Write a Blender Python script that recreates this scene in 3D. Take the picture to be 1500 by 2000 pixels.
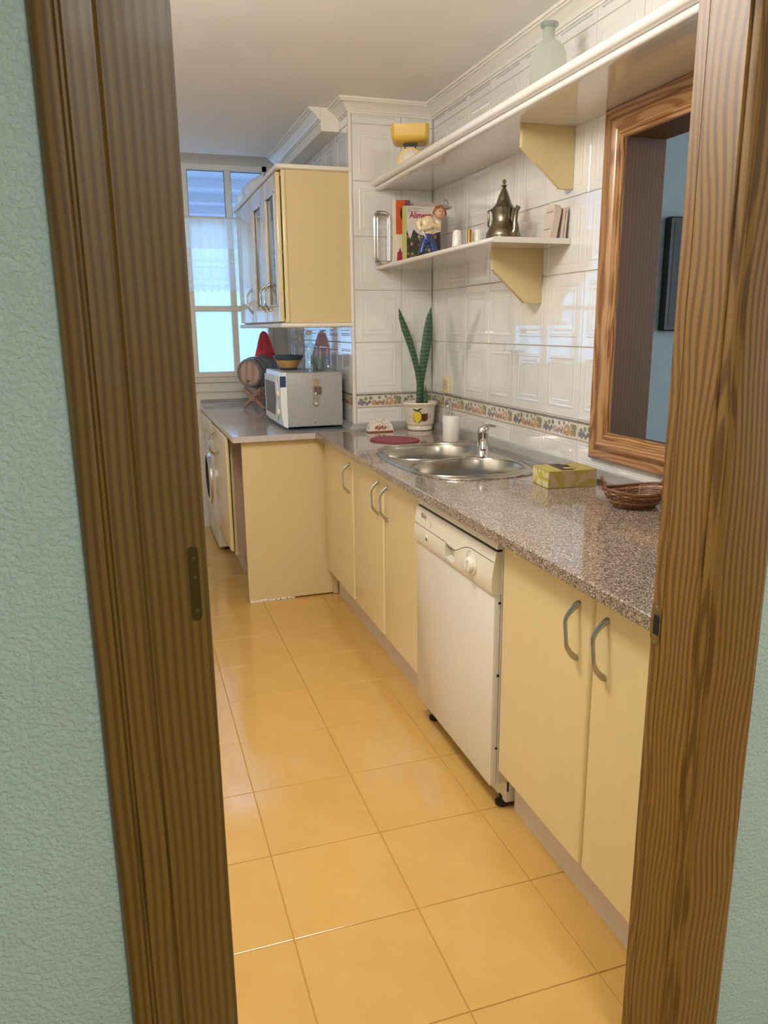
import bpy, bmesh, math, random
from math import sin, cos, pi, sqrt, radians
from mathutils import Vector, Matrix
from mathutils.geometry import delaunay_2d_cdt
random.seed(7)
for o in list(bpy.data.objects): bpy.data.objects.remove(o)
SC = bpy.context.scene
COL = SC.collection

# ------------------------------------------------------------------ camera
cd = bpy.data.cameras.new('camera'); cam = bpy.data.objects.new('camera', cd); COL.objects.link(cam)
cd.sensor_fit = 'HORIZONTAL'; cd.sensor_width = 36.0; cd.lens = 36.0*1502/1500; cd.clip_start = 0.02
_r = Vector((0.9505256, -0.3104786, -0.0102060)); _u = Vector((0.0821837, 0.2196491, 0.9721112)); _f = Vector((0.2995779, 0.9248553, -0.2342984))
M = Matrix((( _r.x, _u.x, -_f.x, 0), (_r.y, _u.y, -_f.y, 0), (_r.z, _u.z, -_f.z, 1.35), (0, 0, 0, 1)))
cam.matrix_world = M
SC.camera = cam

# ------------------------------------------------------------------ world, lights, exposure
w = bpy.data.worlds.new('sky'); SC.world = w; w.use_nodes = True
nt = w.node_tree; bg = nt.nodes['Background']
tc = nt.nodes.new('ShaderNodeTexCoord'); sx = nt.nodes.new('ShaderNodeSeparateXYZ'); cr = nt.nodes.new('ShaderNodeValToRGB')
nt.links.new(tc.outputs['Generated'], sx.inputs[0]); nt.links.new(sx.outputs['Z'], cr.inputs[0]); nt.links.new(cr.outputs[0], bg.inputs[0])
cr.color_ramp.elements[0].position = 0.0; cr.color_ramp.elements[0].color = (0.34, 0.64, 1.0, 1)
cr.color_ramp.elements[1].position = 0.6; cr.color_ramp.elements[1].color = (0.34, 0.60, 1.0, 1)
bg.inputs[1].default_value = 2.3
def area(name, loc, rot, sx_, sy_, power, col, portal=False):
    l = bpy.data.lights.new(name, 'AREA'); l.shape = 'RECTANGLE'; l.size = sx_; l.size_y = sy_; l.energy = power; l.color = col
    o = bpy.data.objects.new(name, l); COL.objects.link(o); o.location = loc; o.rotation_euler = rot
    if portal: l.cycles.is_portal = True
    return o
area('window_portal', (0.05, 5.47, 1.7), (radians(-90), 0, 0), 1.9, 1.4, 1, (1, 1, 1), True)      # opening of window_1, sampling only
kl = bpy.data.lights.new('kitchen_fill', 'POINT'); kl.energy = 39; kl.color = (1.0, 0.97, 0.93); kl.shadow_soft_size = 0.16  # unseen light added to fill the kitchen and brighten its ceiling
ko = bpy.data.objects.new('kitchen_fill', kl); COL.objects.link(ko); ko.location = (0.05, 1.75, 2.16)
area('hall_ceiling_lamp', (0.5, -1.1, 2.40), (0, 0, 0), 0.9, 0.9, 32, (1.0, 0.97, 0.93))
area('living_room_daylight', (4.0, 0.6, 1.6), (radians(90), 0, radians(90)), 1.6, 1.8, 46, (0.80, 0.90, 1.0))
SC.view_settings.view_transform = 'Standard'; SC.view_settings.look = 'None'
SC.view_settings.gamma = 1.0; SC.view_settings.use_curve_mapping = False
SC.view_settings.exposure = 0.5
SC.cycles.max_bounces = 10; SC.cycles.diffuse_bounces = 6; SC.cycles.glossy_bounces = 5; SC.cycles.transmission_bounces = 8
SC.cycles.transparent_max_bounces = 16; SC.cycles.sample_clamp_indirect = 6.0

# ------------------------------------------------------------------ materials
def lin(h):
    h = h.lstrip('#'); r = []
    for i in (0, 2, 4):
        c = int(h[i:i+2], 16)/255; r.append(c/12.92 if c <= 0.04045 else ((c+0.055)/1.055)**2.4)
    return (*r, 1)
class MT:
    def __init__(s, name):
        s.m = bpy.data.materials.new(name); s.m.use_nodes = True; s.t = s.m.node_tree; s.b = s.t.nodes['Principled BSDF']
    def n(s, typ, **kw):
        nd = s.t.nodes.new('ShaderNode'+typ)
        for k, v in kw.items():
            if k in nd.inputs.keys(): nd.inputs[k].default_value = v
            else: setattr(nd, k, v)
        return nd
    def l(s, a, b): s.t.links.new(a, b)
    def ramp(s, src, stops, interp='LINEAR'):
        r = s.n('ValToRGB'); r.color_ramp.interpolation = interp; e = r.color_ramp.elements
        while len(e) < len(stops): e.new(0.5)
        for i, (p, c) in enumerate(stops):
            e[i].position = p; e[i].color = c if isinstance(c, tuple) else lin(c)
        s.l(src, r.inputs[0]); return r.outputs[0]
    def coord(s, scale=(1, 1, 1), kind='Object'):
        t = s.n('TexCoord'); mp = s.n('Mapping'); mp.inputs['Scale'].default_value = scale
        s.l(t.outputs[kind], mp.inputs[0]); return mp.outputs[0]
    def noise(s, vec, scale, detail=2, rough=0.5):
        nd = s.n('TexNoise'); nd.inputs['Scale'].default_value = scale; nd.inputs['Detail'].default_value = detail; nd.inputs['Roughness'].default_value = rough
        if vec is not None: s.l(vec, nd.inputs['Vector'])
        return nd.outputs['Fac']
    def math(s, op, a, b=None, c=None):
        nd = s.n('Math'); nd.operation = op
        for i, v in enumerate((a, b, c)):
            if v is None: continue
            if isinstance(v, (int, float)): nd.inputs[i].default_value = v
            else: s.l(v, nd.inputs[i])
        return nd.outputs[0]
    def mix(s, fac, a, b):
        nd = s.n('Mix'); nd.data_type = 'RGBA'
        for k, v in ((0, fac), (6, a), (7, b)):
            if isinstance(v, (int, float)): nd.inputs[k].default_value = v
            elif isinstance(v, tuple): nd.inputs[k].default_value = v
            elif isinstance(v, str): nd.inputs[k].default_value = lin(v)
            else: s.l(v, nd.inputs[k])
        return nd.outputs[2]
    def bump(s, h, strength=0.3, dist=0.001):
        nd = s.n('Bump'); nd.inputs['Strength'].default_value = strength; nd.inputs['Distance'].default_value = dist
        s.l(h, nd.inputs['Height']); s.l(nd.outputs[0], s.b.inputs['Normal'])
    def set(s, **kw):
        names = {'col': 'Base Color', 'rough': 'Roughness', 'metal': 'Metallic', 'coat': 'Coat Weight', 'coatr': 'Coat Roughness', 'spec': 'Specular IOR Level', 'trans': 'Transmission Weight', 'ior': 'IOR', 'sheen': 'Sheen Weight'}
        for k, v in kw.items():
            i = s.b.inputs[names[k]]
            if isinstance(v, str): i.default_value = lin(v)
            elif isinstance(v, (int, float, tuple)): i.default_value = v
            else: s.l(v, i)
        return s
def plain(name, col, rough=0.4, metal=0.0, var=0.06, coat=0.0, scale=30):
    """one colour with a faint procedural mottling"""
    m = MT(name); n = m.noise(m.coord(), scale, 3)
    c = lin(col); d = tuple(x*(1-var) for x in c[:3])+(1,); h = tuple(min(1, x*(1+var)) for x in c[:3])+(1,)
    m.set(col=m.ramp(n, [(0.3, d), (0.7, h)]), rough=rough, metal=metal, coat=coat, coatr=0.05)
    return m.m
def wood(name, light, dark, freq=900, k=14, rough=0.32, axis='Z', coat=0.25, kn=5.0, dk=None, zs=0.05, nd=3):
    m = MT(name); st = {'Z': (1, 1, zs), 'Y': (1, zs, 1), 'X': (zs, 1, 1)}[axis]
    n1 = m.noise(m.coord(st), kn, nd, 0.55); st = tuple(0.04 if q != 1 else 1 for q in st); v = m.coord(st); n2 = m.noise(v, 60, 2); sp = m.n('SeparateXYZ'); m.l(m.coord(), sp.inputs[0])
    ax = {'Z': ('X', 'Y'), 'Y': ('X', 'Z'), 'X': ('Y', 'Z')}[axis]
    s = m.math('MULTIPLY', m.math('ADD', sp.outputs[ax[0]], m.math('MULTIPLY', sp.outputs[ax[1]], 0.83)), freq)
    ph = m.math('ADD', m.math('ADD', s, m.math('MULTIPLY', n1, k*6.28)), m.math('MULTIPLY', n2, 1.6))
    g = m.math('MULTIPLY_ADD', m.math('SINE', ph), 0.5, 0.5)
    base = m.ramp(g, [(0.0, light), (0.35, light), (0.85, dark), (1.0, dark)])
    fine = m.noise(m.coord(tuple(x*1 for x in st)), 420, 3, 0.7)
    blot = m.noise(v, 9, 3)
    c = m.mix(m.math('MULTIPLY', fine, 0.35), base, dark)
    c = m.mix(m.ramp(blot, [(0.40, (0, 0, 0, 1)), (0.75, (0.55, 0.55, 0.55, 1))]), c, dk or dark)
    m.set(col=c, rough=rough, coat=coat, coatr=0.12); m.bump(g, 0.15, 0.0006)
    return m.m
def plaster(name, col, scale=90, strength=0.8):
    m = MT(name); v = m.coord(); n = m.noise(v, scale, 4, 0.55); n2 = m.noise(v, scale*0.3, 2)
    m.set(col=m.ramp(m.noise(v, 3, 2), [(0.3, tuple(x*0.94 for x in lin(col)[:3])+(1,)), (0.7, col)]), rough=0.75)
    m.bump(m.math('ADD', m.ramp(n, [(0.42, (0, 0, 0, 1)), (0.62, (1, 1, 1, 1))]), n2), strength, 0.0022)
    return m.m
MAT = {}
MAT['mint'] = plaster('mint_plaster', '#adc4bf', 170, 0.6)
MAT['blue'] = plaster('pale_blue_plaster', '#a0b4bf', 120)
MAT['ceil'] = plain('ceiling_paint', '#eae7e2', 0.85, var=0.02, scale=3)
MAT['white_paint'] = plain('white_paint', '#e2dcd0', 0.45, var=0.02, scale=5)
MAT['shelf'] = plain('glossy_white_shelf', '#dcd7ce', 0.12, var=0.01, coat=0.5)
MAT['grout'] = plain('wall_grout', '#c2bcae', 0.9)
MAT['fgrout'] = plain('floor_grout', '#b9893f', 0.85)
m = MT('white_wall_tile'); m.set(col=m.ramp(m.noise(m.coord(), 6, 2), [(0.3, '#dedcd7'), (0.7, '#e5e3de')]), rough=0.05, coat=1.0, coatr=0.02, spec=0.8)
m.b.inputs['Coat IOR'].default_value = 1.75
m.bump(m.noise(m.coord(), 25, 2), 0.10, 0.0012); MAT['tile'] = m.m
m = MT('ochre_floor_tile'); v = m.coord(); oi = m.n('ObjectInfo')
c = m.ramp(m.noise(v, 7, 4, 0.6), [(0.3, '#c99f56'), (0.7, '#cfa75f')])
c = m.mix(m.math('MULTIPLY', oi.outputs['Random'], 0.35), c, '#c4984f')
vd = m.n('TexVoronoi'); vd.inputs['Scale'].default_value = 9; m.l(v, vd.inputs['Vector']); vc = m.n('SeparateColor'); m.l(vd.outputs['Color'], vc.inputs[0])
c = m.mix(m.math('MULTIPLY', m.math('LESS_THAN', vd.outputs['Distance'], 0.014), m.math('GREATER_THAN', vc.outputs[0], 0.6)), c, '#7c5226')
m.set(col=c, rough=m.ramp(m.noise(v, 18, 3), [(0.3, (0.11,)*3+(1,)), (0.7, (0.16,)*3+(1,))]), spec=0.6, coat=0.25, coatr=0.06); m.bump(m.noise(v, 60, 3), 0.03, 0.0006); MAT['floor'] = m.m
# printed fruit frieze tile (flat print on each border tile)
m = MT('fruit_frieze_tile'); uv = m.n('TexCoord'); sp = m.n('SeparateXYZ'); m.l(uv.outputs['UV'], sp.inputs[0])
U, V = sp.outputs['X'], sp.outputs['Y']; nz = m.n('TexNoise'); nz.inputs['Scale'].default_value = 26; m.l(m.coord((3.4, 1, 1), 'UV'), nz.inputs['Vector'])
ns = m.n('SeparateColor'); m.l(nz.outputs['Color'], ns.inputs[0])
Uw = m.math('ADD', U, m.math('MULTIPLY_ADD', ns.outputs[0], 0.035, -0.017)); Vw = m.math('ADD', V, m.math('MULTIPLY_ADD', ns.outputs[1], 0.10, -0.05))
c = m.mix(0.0, '#e6dfd0', '#e6dfd0')
fruit = [(0.10, .50, .11, '#6d7a4c'), (0.20, .62, .10, '#7f8a55'), (0.31, .66, .10, '#6b6a44'), (0.50, .68, .08, '#7b7a4a'), (0.93, .56, .15, '#7d8047'), (0.86, .64, .12, '#8c8350'), (.64, .72, .07, '#7a6a40'), (.77, .80, .05, '#6b5a38'),
         (0.06, .32, .09, '#5d6391'), (0.12, .24, .09, '#6a6f9c'), (0.17, .36, .09, '#525a8c'), (0.23, .25, .09, '#5b5f8e'), (0.28, .38, .09, '#4f5684'), (.11, .42, .07, '#71769f'),
         (0.38, .34, .14, '#c98f4c'), (0.46, .26, .09, '#b8605a'), (0.51, .36, .09, '#c4766a'), (0.57, .26, .09, '#a84e50'), (.60, .42, .07, '#c27a5e'),
         (0.73, .40, .21, '#d9a15c'), (0.71, .44, .12, '#e8c894'), (0.86, .30, .11, '#b98a4a'), (0.94, .28, .10, '#9a7a44'), (.65, .24, .07, '#b35f5a')]
for (fu, fv, fr, fc) in fruit:
    du = m.math('MULTIPLY', m.math('SUBTRACT', Uw, fu), 3.4); dv = m.math('SUBTRACT', Vw, fv)
    d = m.math('SQRT', m.math('ADD', m.math('MULTIPLY', du, du), m.math('MULTIPLY', dv, dv)))
    c = m.mix(m.math('LESS_THAN', d, fr*1.32), c, '#6a5c4c'); c = m.mix(m.math('LESS_THAN', d, fr*1.32-0.028), c, fc)
c = m.mix(m.ramp(m.noise(m.coord((3.4, 1, 1), 'UV'), 34, 2), [(0.48, (0, 0, 0, 1)), (0.60, (0.55, 0.55, 0.55, 1))]), c, '#6a6056')
c = m.mix(0.16, c, '#c9bfae')
band = m.math('MULTIPLY', m.math('GREATER_THAN', V, 0.84), m.math('LESS_THAN', V, 0.975))
c = m.mix(m.math('MULTIPLY', band, m.math('GREATER_THAN', ns.outputs[2], 0.40)), c, '#6d675f')
c = m.mix(m.math('MULTIPLY', m.math('LESS_THAN', V, 0.075), 0.55), c, '#b8a28a')
m.set(col=c, rough=0.08, coat=0.4, coatr=0.04); MAT['frieze'] = m.m
# cabinet laminate
def laminate(name, a, b, coat=0.7, rough=0.28):
    m = MT(name); v = m.coord((1, 1, 0.03)); n = m.noise(v, 260, 3, 0.7)
    m.set(col=m.ramp(n, [(0.25, a), (0.75, b)]), rough=rough, coat=coat, coatr=0.035); m.bump(n, 0.10, 0.0004); return m.m
MAT['cab'] = laminate('cream_yellow_cabinet_laminate', '#d8c48e', '#dfcc99')
MAT['cabmatt'] = laminate('cream_yellow_cabinet_side', '#cab584', '#cfba89', 0.0, 0.5)
MAT['plinth'] = plain('pinkish_white_plinth', '#d8c8b8', 0.35, var=0.03)
MAT['brownboard'] = plain('raw_brown_board', '#a58a72', 0.6)
MAT['black'] = plain('black_plastic', '#17140f', 0.45)
MAT['dark'] = plain('dark_recess', '#120d0a', 0.9)
m = MT('polished_speckled_granite'); v = m.coord((1, 1, 1)); vo = m.n('TexVoronoi'); vo.inputs['Scale'].default_value = 420; m.l(v, vo.inputs['Vector'])
vs = m.n('SeparateColor'); m.l(vo.outputs['Color'], vs.inputs[0])
c1 = m.ramp(vs.outputs[0], [(0.0, '#3c342e'), (0.18, '#5f554c'), (0.36, '#8d7c6c'), (0.52, '#a39080'), (0.68, '#b8aa9a'), (0.82, '#766a62'), (0.93, '#d6ccc0')], 'CONSTANT')
c2 = m.mix(m.ramp(m.noise(v, 160, 3), [(0.42, (0, 0, 0, 1)), (0.62, (0.35, 0.35, 0.35, 1))]), c1, '#96806c')
m.set(col=c2, rough=0.09, coat=0.3, coatr=0.03); MAT['granite'] = m.m
m = MT('pale_grey_worktop'); v = m.coord(); m.set(col=m.ramp(m.noise(v, 420, 2), [(0.35, '#aaa29c'), (0.65, '#c6beb8')]), rough=0.14, coat=0.3, coatr=0.05); MAT['laminate'] = m.m  # grey laminate paled, the window glare put into its base colour
MAT['alu'] = plain('brushed_grey_upstand', '#bcbab8', 0.25, 0.5, 0.04)
MAT['steel'] = plain('stainless_steel', '#b9b4a8', 0.22, 1.0, 0.08, scale=8)
MAT['chrome'] = plain('chrome', '#d8d6d2', 0.08, 1.0, 0.02)
MAT['chromeh'] = plain('handle_chrome', '#b9b6b0', 0.24, 1.0, 0.03)
MAT['nickel'] = plain('satin_nickel', '#a99f8c', 0.25, 1.0, 0.05)
MAT['oldmetal'] = plain('dull_bronzed_metal', '#5f5738', 0.45, 0.8, 0.1)
MAT['gold'] = plain('polished_brass', '#cfa650', 0.15, 1.0, 0.05)
m = MT('antique_brass'); n = m.noise(m.coord(), 22, 4); m.set(col=m.ramp(n, [(0.3, '#6c6250'), (0.7, '#8a806a')]), metal=0.9, rough=m.ramp(n, [(0.3, (0.16,)*3+(1,)), (0.7, (0.30,)*3+(1,))])); MAT['brass'] = m.m
MAT['pineR'] = wood('varnished_pine', '#8a662a', '#624210', 560, 5.5, kn=6.5, dk='#744e1a', zs=0.42, nd=1.0, rough=0.5, coat=0.0)
MAT['pineL'] = wood('varnished_pine_straight', '#735724', '#553d10', 600, 1.8, kn=8, zs=0.25, nd=1.0, rough=0.42, coat=0.1)
MAT['hatchV'] = wood('hatch_casing_vertical', '#b48a58', '#83562c', 420, 4.0, kn=9, zs=0.35, nd=1.0, rough=0.25, coat=0.5)
MAT['hatchH'] = wood('hatch_casing_horizontal', '#bb9262', '#8a5c32', 420, 4.0, kn=9, zs=0.35, nd=1.0, axis='Y', rough=0.25, coat=0.5)
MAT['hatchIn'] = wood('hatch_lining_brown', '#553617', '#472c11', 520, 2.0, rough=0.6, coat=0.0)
MAT['pineX'] = wood('varnished_pine_cross', '#a5742f', '#6f4213', 520, 3, axis='X')
MAT['appl'] = plain('white_enamel', '#dcd8cc', 0.16, var=0.01, coat=0.6)
MAT['applp'] = plain('cream_appliance_plastic', '#d9d3c0', 0.38, var=0.015)
MAT['mw'] = plain('grey_microwave_enamel', '#a09f9b', 0.35, var=0.01)
MAT['mww'] = plain('white_microwave_front', '#dfe6e6', 0.25, var=0.01)
MAT['ceramic'] = plain('cream_ceramic', '#e0d4c0', 0.2, var=0.02, coat=0.5)
MAT['whitecer'] = plain('white_glazed_ceramic', '#e6e2d8', 0.18, var=0.01, coat=0.5)
MAT['soil'] = plain('potting_soil', '#3a2c20', 0.95, var=0.3, scale=200)
m = MT('snake_plant_leaf'); v = m.coord((1, 1, 1)); sp = m.n('SeparateXYZ'); m.l(v, sp.inputs[0])
bands = m.math('MULTIPLY_ADD', m.math('SINE', m.math('ADD', m.math('MULTIPLY', sp.outputs['Z'], 330), m.math('MULTIPLY', m.noise(v, 30, 3), 9))), 0.5, 0.5)
m.set(col=m.ramp(bands, [(0.3, '#2c4a34'), (0.8, '#486850')]), rough=0.38); MAT['leaf'] = m.m
MAT['lemon'] = plain('lemon_yellow_glaze', '#d8c23a', 0.3, var=0.2, scale=60)
MAT['plum'] = plain('plum_brown_glaze', '#5a2f2c', 0.3, var=0.2)
MAT['dkgreen'] = plain('dark_green_glaze', '#2e3c1e', 0.3)
MAT['navy'] = plain('navy_glaze', '#2c3d63', 0.3, var=0.2)
MAT['crimson'] = plain('crimson_silicone', '#8a2f40', 0.5, var=0.04)
MAT['red'] = plain('red_cloth', '#e8505a', 0.85, var=0.12, scale=40)
MAT['terra'] = plain('terracotta_rim', '#a8604a', 0.6)
m = MT('floral_majolica'); v = m.coord(); vo = m.n('TexVoronoi'); vo.inputs['Scale'].default_value = 130; m.l(v, vo.inputs['Vector'])
vs = m.n('SeparateColor'); m.l(vo.outputs['Color'], vs.inputs[0]); dd = m.math('LESS_THAN', vo.outputs['Distance'], 0.36)
c = m.mix(m.math('MULTIPLY', dd, m.math('GREATER_THAN', vs.outputs[1], 0.35)), '#e6ddd0', m.ramp(vs.outputs[0], [(0.0, '#6d7f8a'), (0.4, '#7c8a6a'), (0.7, '#8a7a7e')], 'CONSTANT'))
m.set(col=c, rough=0.25, coat=0.4); MAT['majolica'] = m.m
m = MT('olive_swirl_card'); v = m.coord(); nn = m.noise(v, 17, 1.5, 0.4)
sw = m.math('MULTIPLY_ADD', m.math('SINE', m.math('MULTIPLY', nn, 34)), 0.5, 0.5)
m.set(col=m.ramp(sw, [(0.0, '#c9bf92'), (0.52, '#c9bf92'), (0.58, '#b3a43f'), (1.0, '#b3a43f')]), rough=0.55); MAT['swirl'] = m.m
m = MT('brown_swirl_card'); v = m.coord(); nn = m.noise(v, 14, 1.5, 0.4)
sw = m.math('MULTIPLY_ADD', m.math('SINE', m.math('MULTIPLY', nn, 26)), 0.5, 0.5)
m.set(col=m.ramp(sw, [(0.0, '#a89270'), (0.50, '#a89270'), (0.58, '#9a8a3e'), (1.0, '#9a8a3e')]), rough=0.55); MAT['swirl2'] = m.m
MAT['olive'] = plain('olive_card_top', '#b0a04e', 0.55, var=0.08)
MAT['chocolate'] = plain('chocolate_band', '#3a261c', 0.5)
MAT['wicker'] = plain('dark_wicker', '#6e4426', 0.5, var=0.45, scale=140)
MAT['wickerl'] = plain('light_wicker', '#a5794c', 0.5, var=0.3, scale=140)
def glass(name, col=(1, 1, 1, 1), f0=0.045, rough=0.02):
    """thin clear glass: transparent plus a Fresnel reflection"""
    m = MT(name); tr = m.n('BsdfTransparent'); tr.inputs[0].default_value = col; gl = m.n('BsdfGlossy'); gl.inputs['Roughness'].default_value = rough
    lw = m.n('LayerWeight'); lw.inputs[0].default_value = 0.5; ms = m.n('MixShader'); m.l(m.math('MULTIPLY_ADD', m.math('POWER', lw.outputs['Facing'], 4.0), 0.8, f0), ms.inputs[0]); m.l(tr.outputs[0], ms.inputs[1]); m.l(gl.outputs[0], ms.inputs[2])
    m.l(ms.outputs[0], m.t.nodes['Material Output'].inputs[0]); return m.m
MAT['pane'] = glass('clear_pane', (0.92, 0.96, 1, 1))
MAT['bottleglass'] = glass('clear_bottle_glass', (0.80, 0.86, 0.84, 1), 0.10)
def veil(name, tcol, dcol, f):
    """light passing through: part transparent, part translucent, part diffuse"""
    m = MT(name); tr = m.n('BsdfTransparent'); tr.inputs[0].default_value = tcol; tl = m.n('BsdfTranslucent'); tl.inputs[0].default_value = dcol; di = m.n('BsdfDiffuse'); di.inputs[0].default_value = dcol
    a = m.n('MixShader'); a.inputs[0].default_value = 0.35; m.l(tl.outputs[0], a.inputs[1]); m.l(di.outputs[0], a.inputs[2])
    b = m.n('MixShader'); b.inputs[0].default_value = f; m.l(tr.outputs[0], b.inputs[1]); m.l(a.outputs[0], b.inputs[2])
    m.l(b.outputs[0], m.t.nodes['Material Output'].inputs[0]); return m, b
MAT['frost'] = veil('frosted_pane', (0.95, 0.98, 1, 1), (0.93, 0.97, 1, 1), 0.55)[0].m
m, b = veil('frosted_demijohn_glass', (0.85, 0.88, 0.84, 1), (0.80, 0.82, 0.76, 1), 0.5); MAT['frostglass'] = m.m
m, b = veil('lace_curtain', (1, 1, 1, 1), (0.95, 0.95, 0.92, 1), 0.55)
uvn = m.n('TexCoord'); sp = m.n('SeparateXYZ'); m.l(uvn.outputs['UV'], sp.inputs[0]); U, V = sp.outputs['X'], sp.outputs['Y']
vo = m.n('TexVoronoi'); vo.inputs['Scale'].default_value = 70; m.l(m.coord((3, 1, 1), 'UV'), vo.inputs['Vector'])
def inband(a, b_): return m.math('MULTIPLY', m.math('GREATER_THAN', V, a), m.math('LESS_THAN', V, b_))
lace = m.math('MULTIPLY', m.math('MAXIMUM', m.math('MAXIMUM', inband(0.20, 0.34), inband(0.0, 0.10)), inband(0.44, 0.49)), m.math('LESS_THAN', vo.outputs['Distance'], 0.42))
lines = m.math('MAXIMUM', m.math('MAXIMUM', inband(0.345, 0.36), inband(0.18, 0.195)), m.math('MAXIMUM', inband(0.425, 0.437), inband(0.10, 0.112)))
dens = m.math('ADD', m.math('ADD', m.math('MULTIPLY', lace, 0.22), m.math('MULTIPLY', lines, 0.2)), 0.42)
dens = m.math('ADD', dens, m.math('MULTIPLY', m.math('GREATER_THAN', V, 0.60), 0.35)); m.l(dens, b.inputs[0]); MAT['lace'] = m.m
m = MT('blue_reflecting_screen'); m.set(col='#1a222c', rough=0.5); MAT['screen'] = m.m
MAT['orange'] = plain('orange_cover', '#c8552c', 0.45, var=0.04)
MAT['paper'] = plain('cream_paper', '#dccfb6', 0.6, var=0.05)
MAT['purple'] = plain('mauve_spine', '#6f5560', 0.5, var=0.1)
MAT['green'] = plain('lime_spine', '#b9bd74', 0.45, var=0.1)
MAT['cover'] = plain('greyish_pink_cover', '#cfc3bc', 0.35, var=0.03, coat=0.4)
MAT['redink'] = plain('crimson_ink', '#a3203e', 0.5, var=0.02)
MAT['ink'] = plain('grey_ink', '#5c5550', 0.6)
m = MT('market_produce_photo'); v = m.coord(); vo = m.n('TexVoronoi'); vo.inputs['Scale'].default_value = 62; m.l(v, vo.inputs['Vector']); vs = m.n('SeparateColor'); m.l(vo.outputs['Color'], vs.inputs[0])
c = m.ramp(vs.outputs[0], [(0, '#3c4a26'), (0.25, '#6b6a3e'), (0.42, '#8e3a2e'), (0.55, '#c07a52'), (0.68, '#2e3320'), (0.82, '#b5a47c'), (0.92, '#7c2c2a')], 'CONSTANT')
c = m.mix(m.ramp(vo.outputs['Distance'], [(0.25, (0, 0, 0, 1)), (0.6, (1, 1, 1, 1))]), c, '#2a2a1c'); m.set(col=c, rough=0.35, coat=0.4); MAT['produce'] = m.m
MAT['skin'] = plain('figurine_skin_glaze', '#c99a78', 0.35)
MAT['creamcloth'] = plain('figurine_cream_glaze', '#d8c29c', 0.3, var=0.12)
MAT['blueglaze'] = plain('figurine_blue_glaze', '#2b3c70', 0.3, var=0.15)
MAT['brownglaze'] = plain('figurine_brown_curls', '#8a5524', 0.4, var=0.5, scale=160)
MAT['greyglaze'] = plain('figurine_grey_glaze', '#8c887c', 0.35, var=0.3, scale=90)
MAT['yellowp'] = plain('mustard_yellow_plastic', '#d8b04a', 0.35, var=0.03)
MAT['dial'] = plain('pale_dial', '#cfc9b4', 0.3)
MAT['oak'] = wood('barrel_head_oak', '#c4a898', '#a88a7a', 500, 1.0, rough=0.45)  # oak paled, window glare mixed into the colour
MAT['stave'] = wood('barrel_stave_oak', '#948e8e', '#726c6c', 500, 1.0, axis='Y', rough=0.45)  # staves greyed and lightened to carry the window glare in their colour
MAT['stand'] = wood('barrel_stand_wood', '#b98f78', '#9a6e56', 400, 1.0, axis='X')
MAT['hoop'] = plain('dark_hoop_steel', '#6a7480', 0.3, 0.8)
MAT['socket'] = plain('ivory_socket_plastic', '#dccf98', 0.35, var=0.02)
MAT['straw'] = plain('dried_straw', '#b59a6a', 0.8, var=0.3)
MAT['shell'] = plain('brown_shells', '#7a6452', 0.6, var=0.4, scale=90)
MAT['bronzeedge'] = plain('bronzed_door_plate', '#4a3d18', 0.45, 0.7)
MAT['strikeplate'] = plain('worn_brass_plate', '#8a7a4c', 0.35, 0.85, 0.15)
MAT['duct'] = plain('white_plastic_duct', '#eef1f1', 0.45)
MAT['curtainrod'] = plain('white_rod', '#e0e0da', 0.4)
MAT['concrete'] = plain('outdoor_white_render', '#ccc6cc', 0.9)
MAT['bowlglaze'] = plain('ochre_bowl_glaze', '#c49a5e', 0.3, var=0.15)
MAT['slate'] = plain('slate_blue_glaze', '#3f4f5e', 0.3)
MAT['beigep'] = plain('beige_plastic', '#c4b4a6', 0.5, var=0.03)

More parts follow.
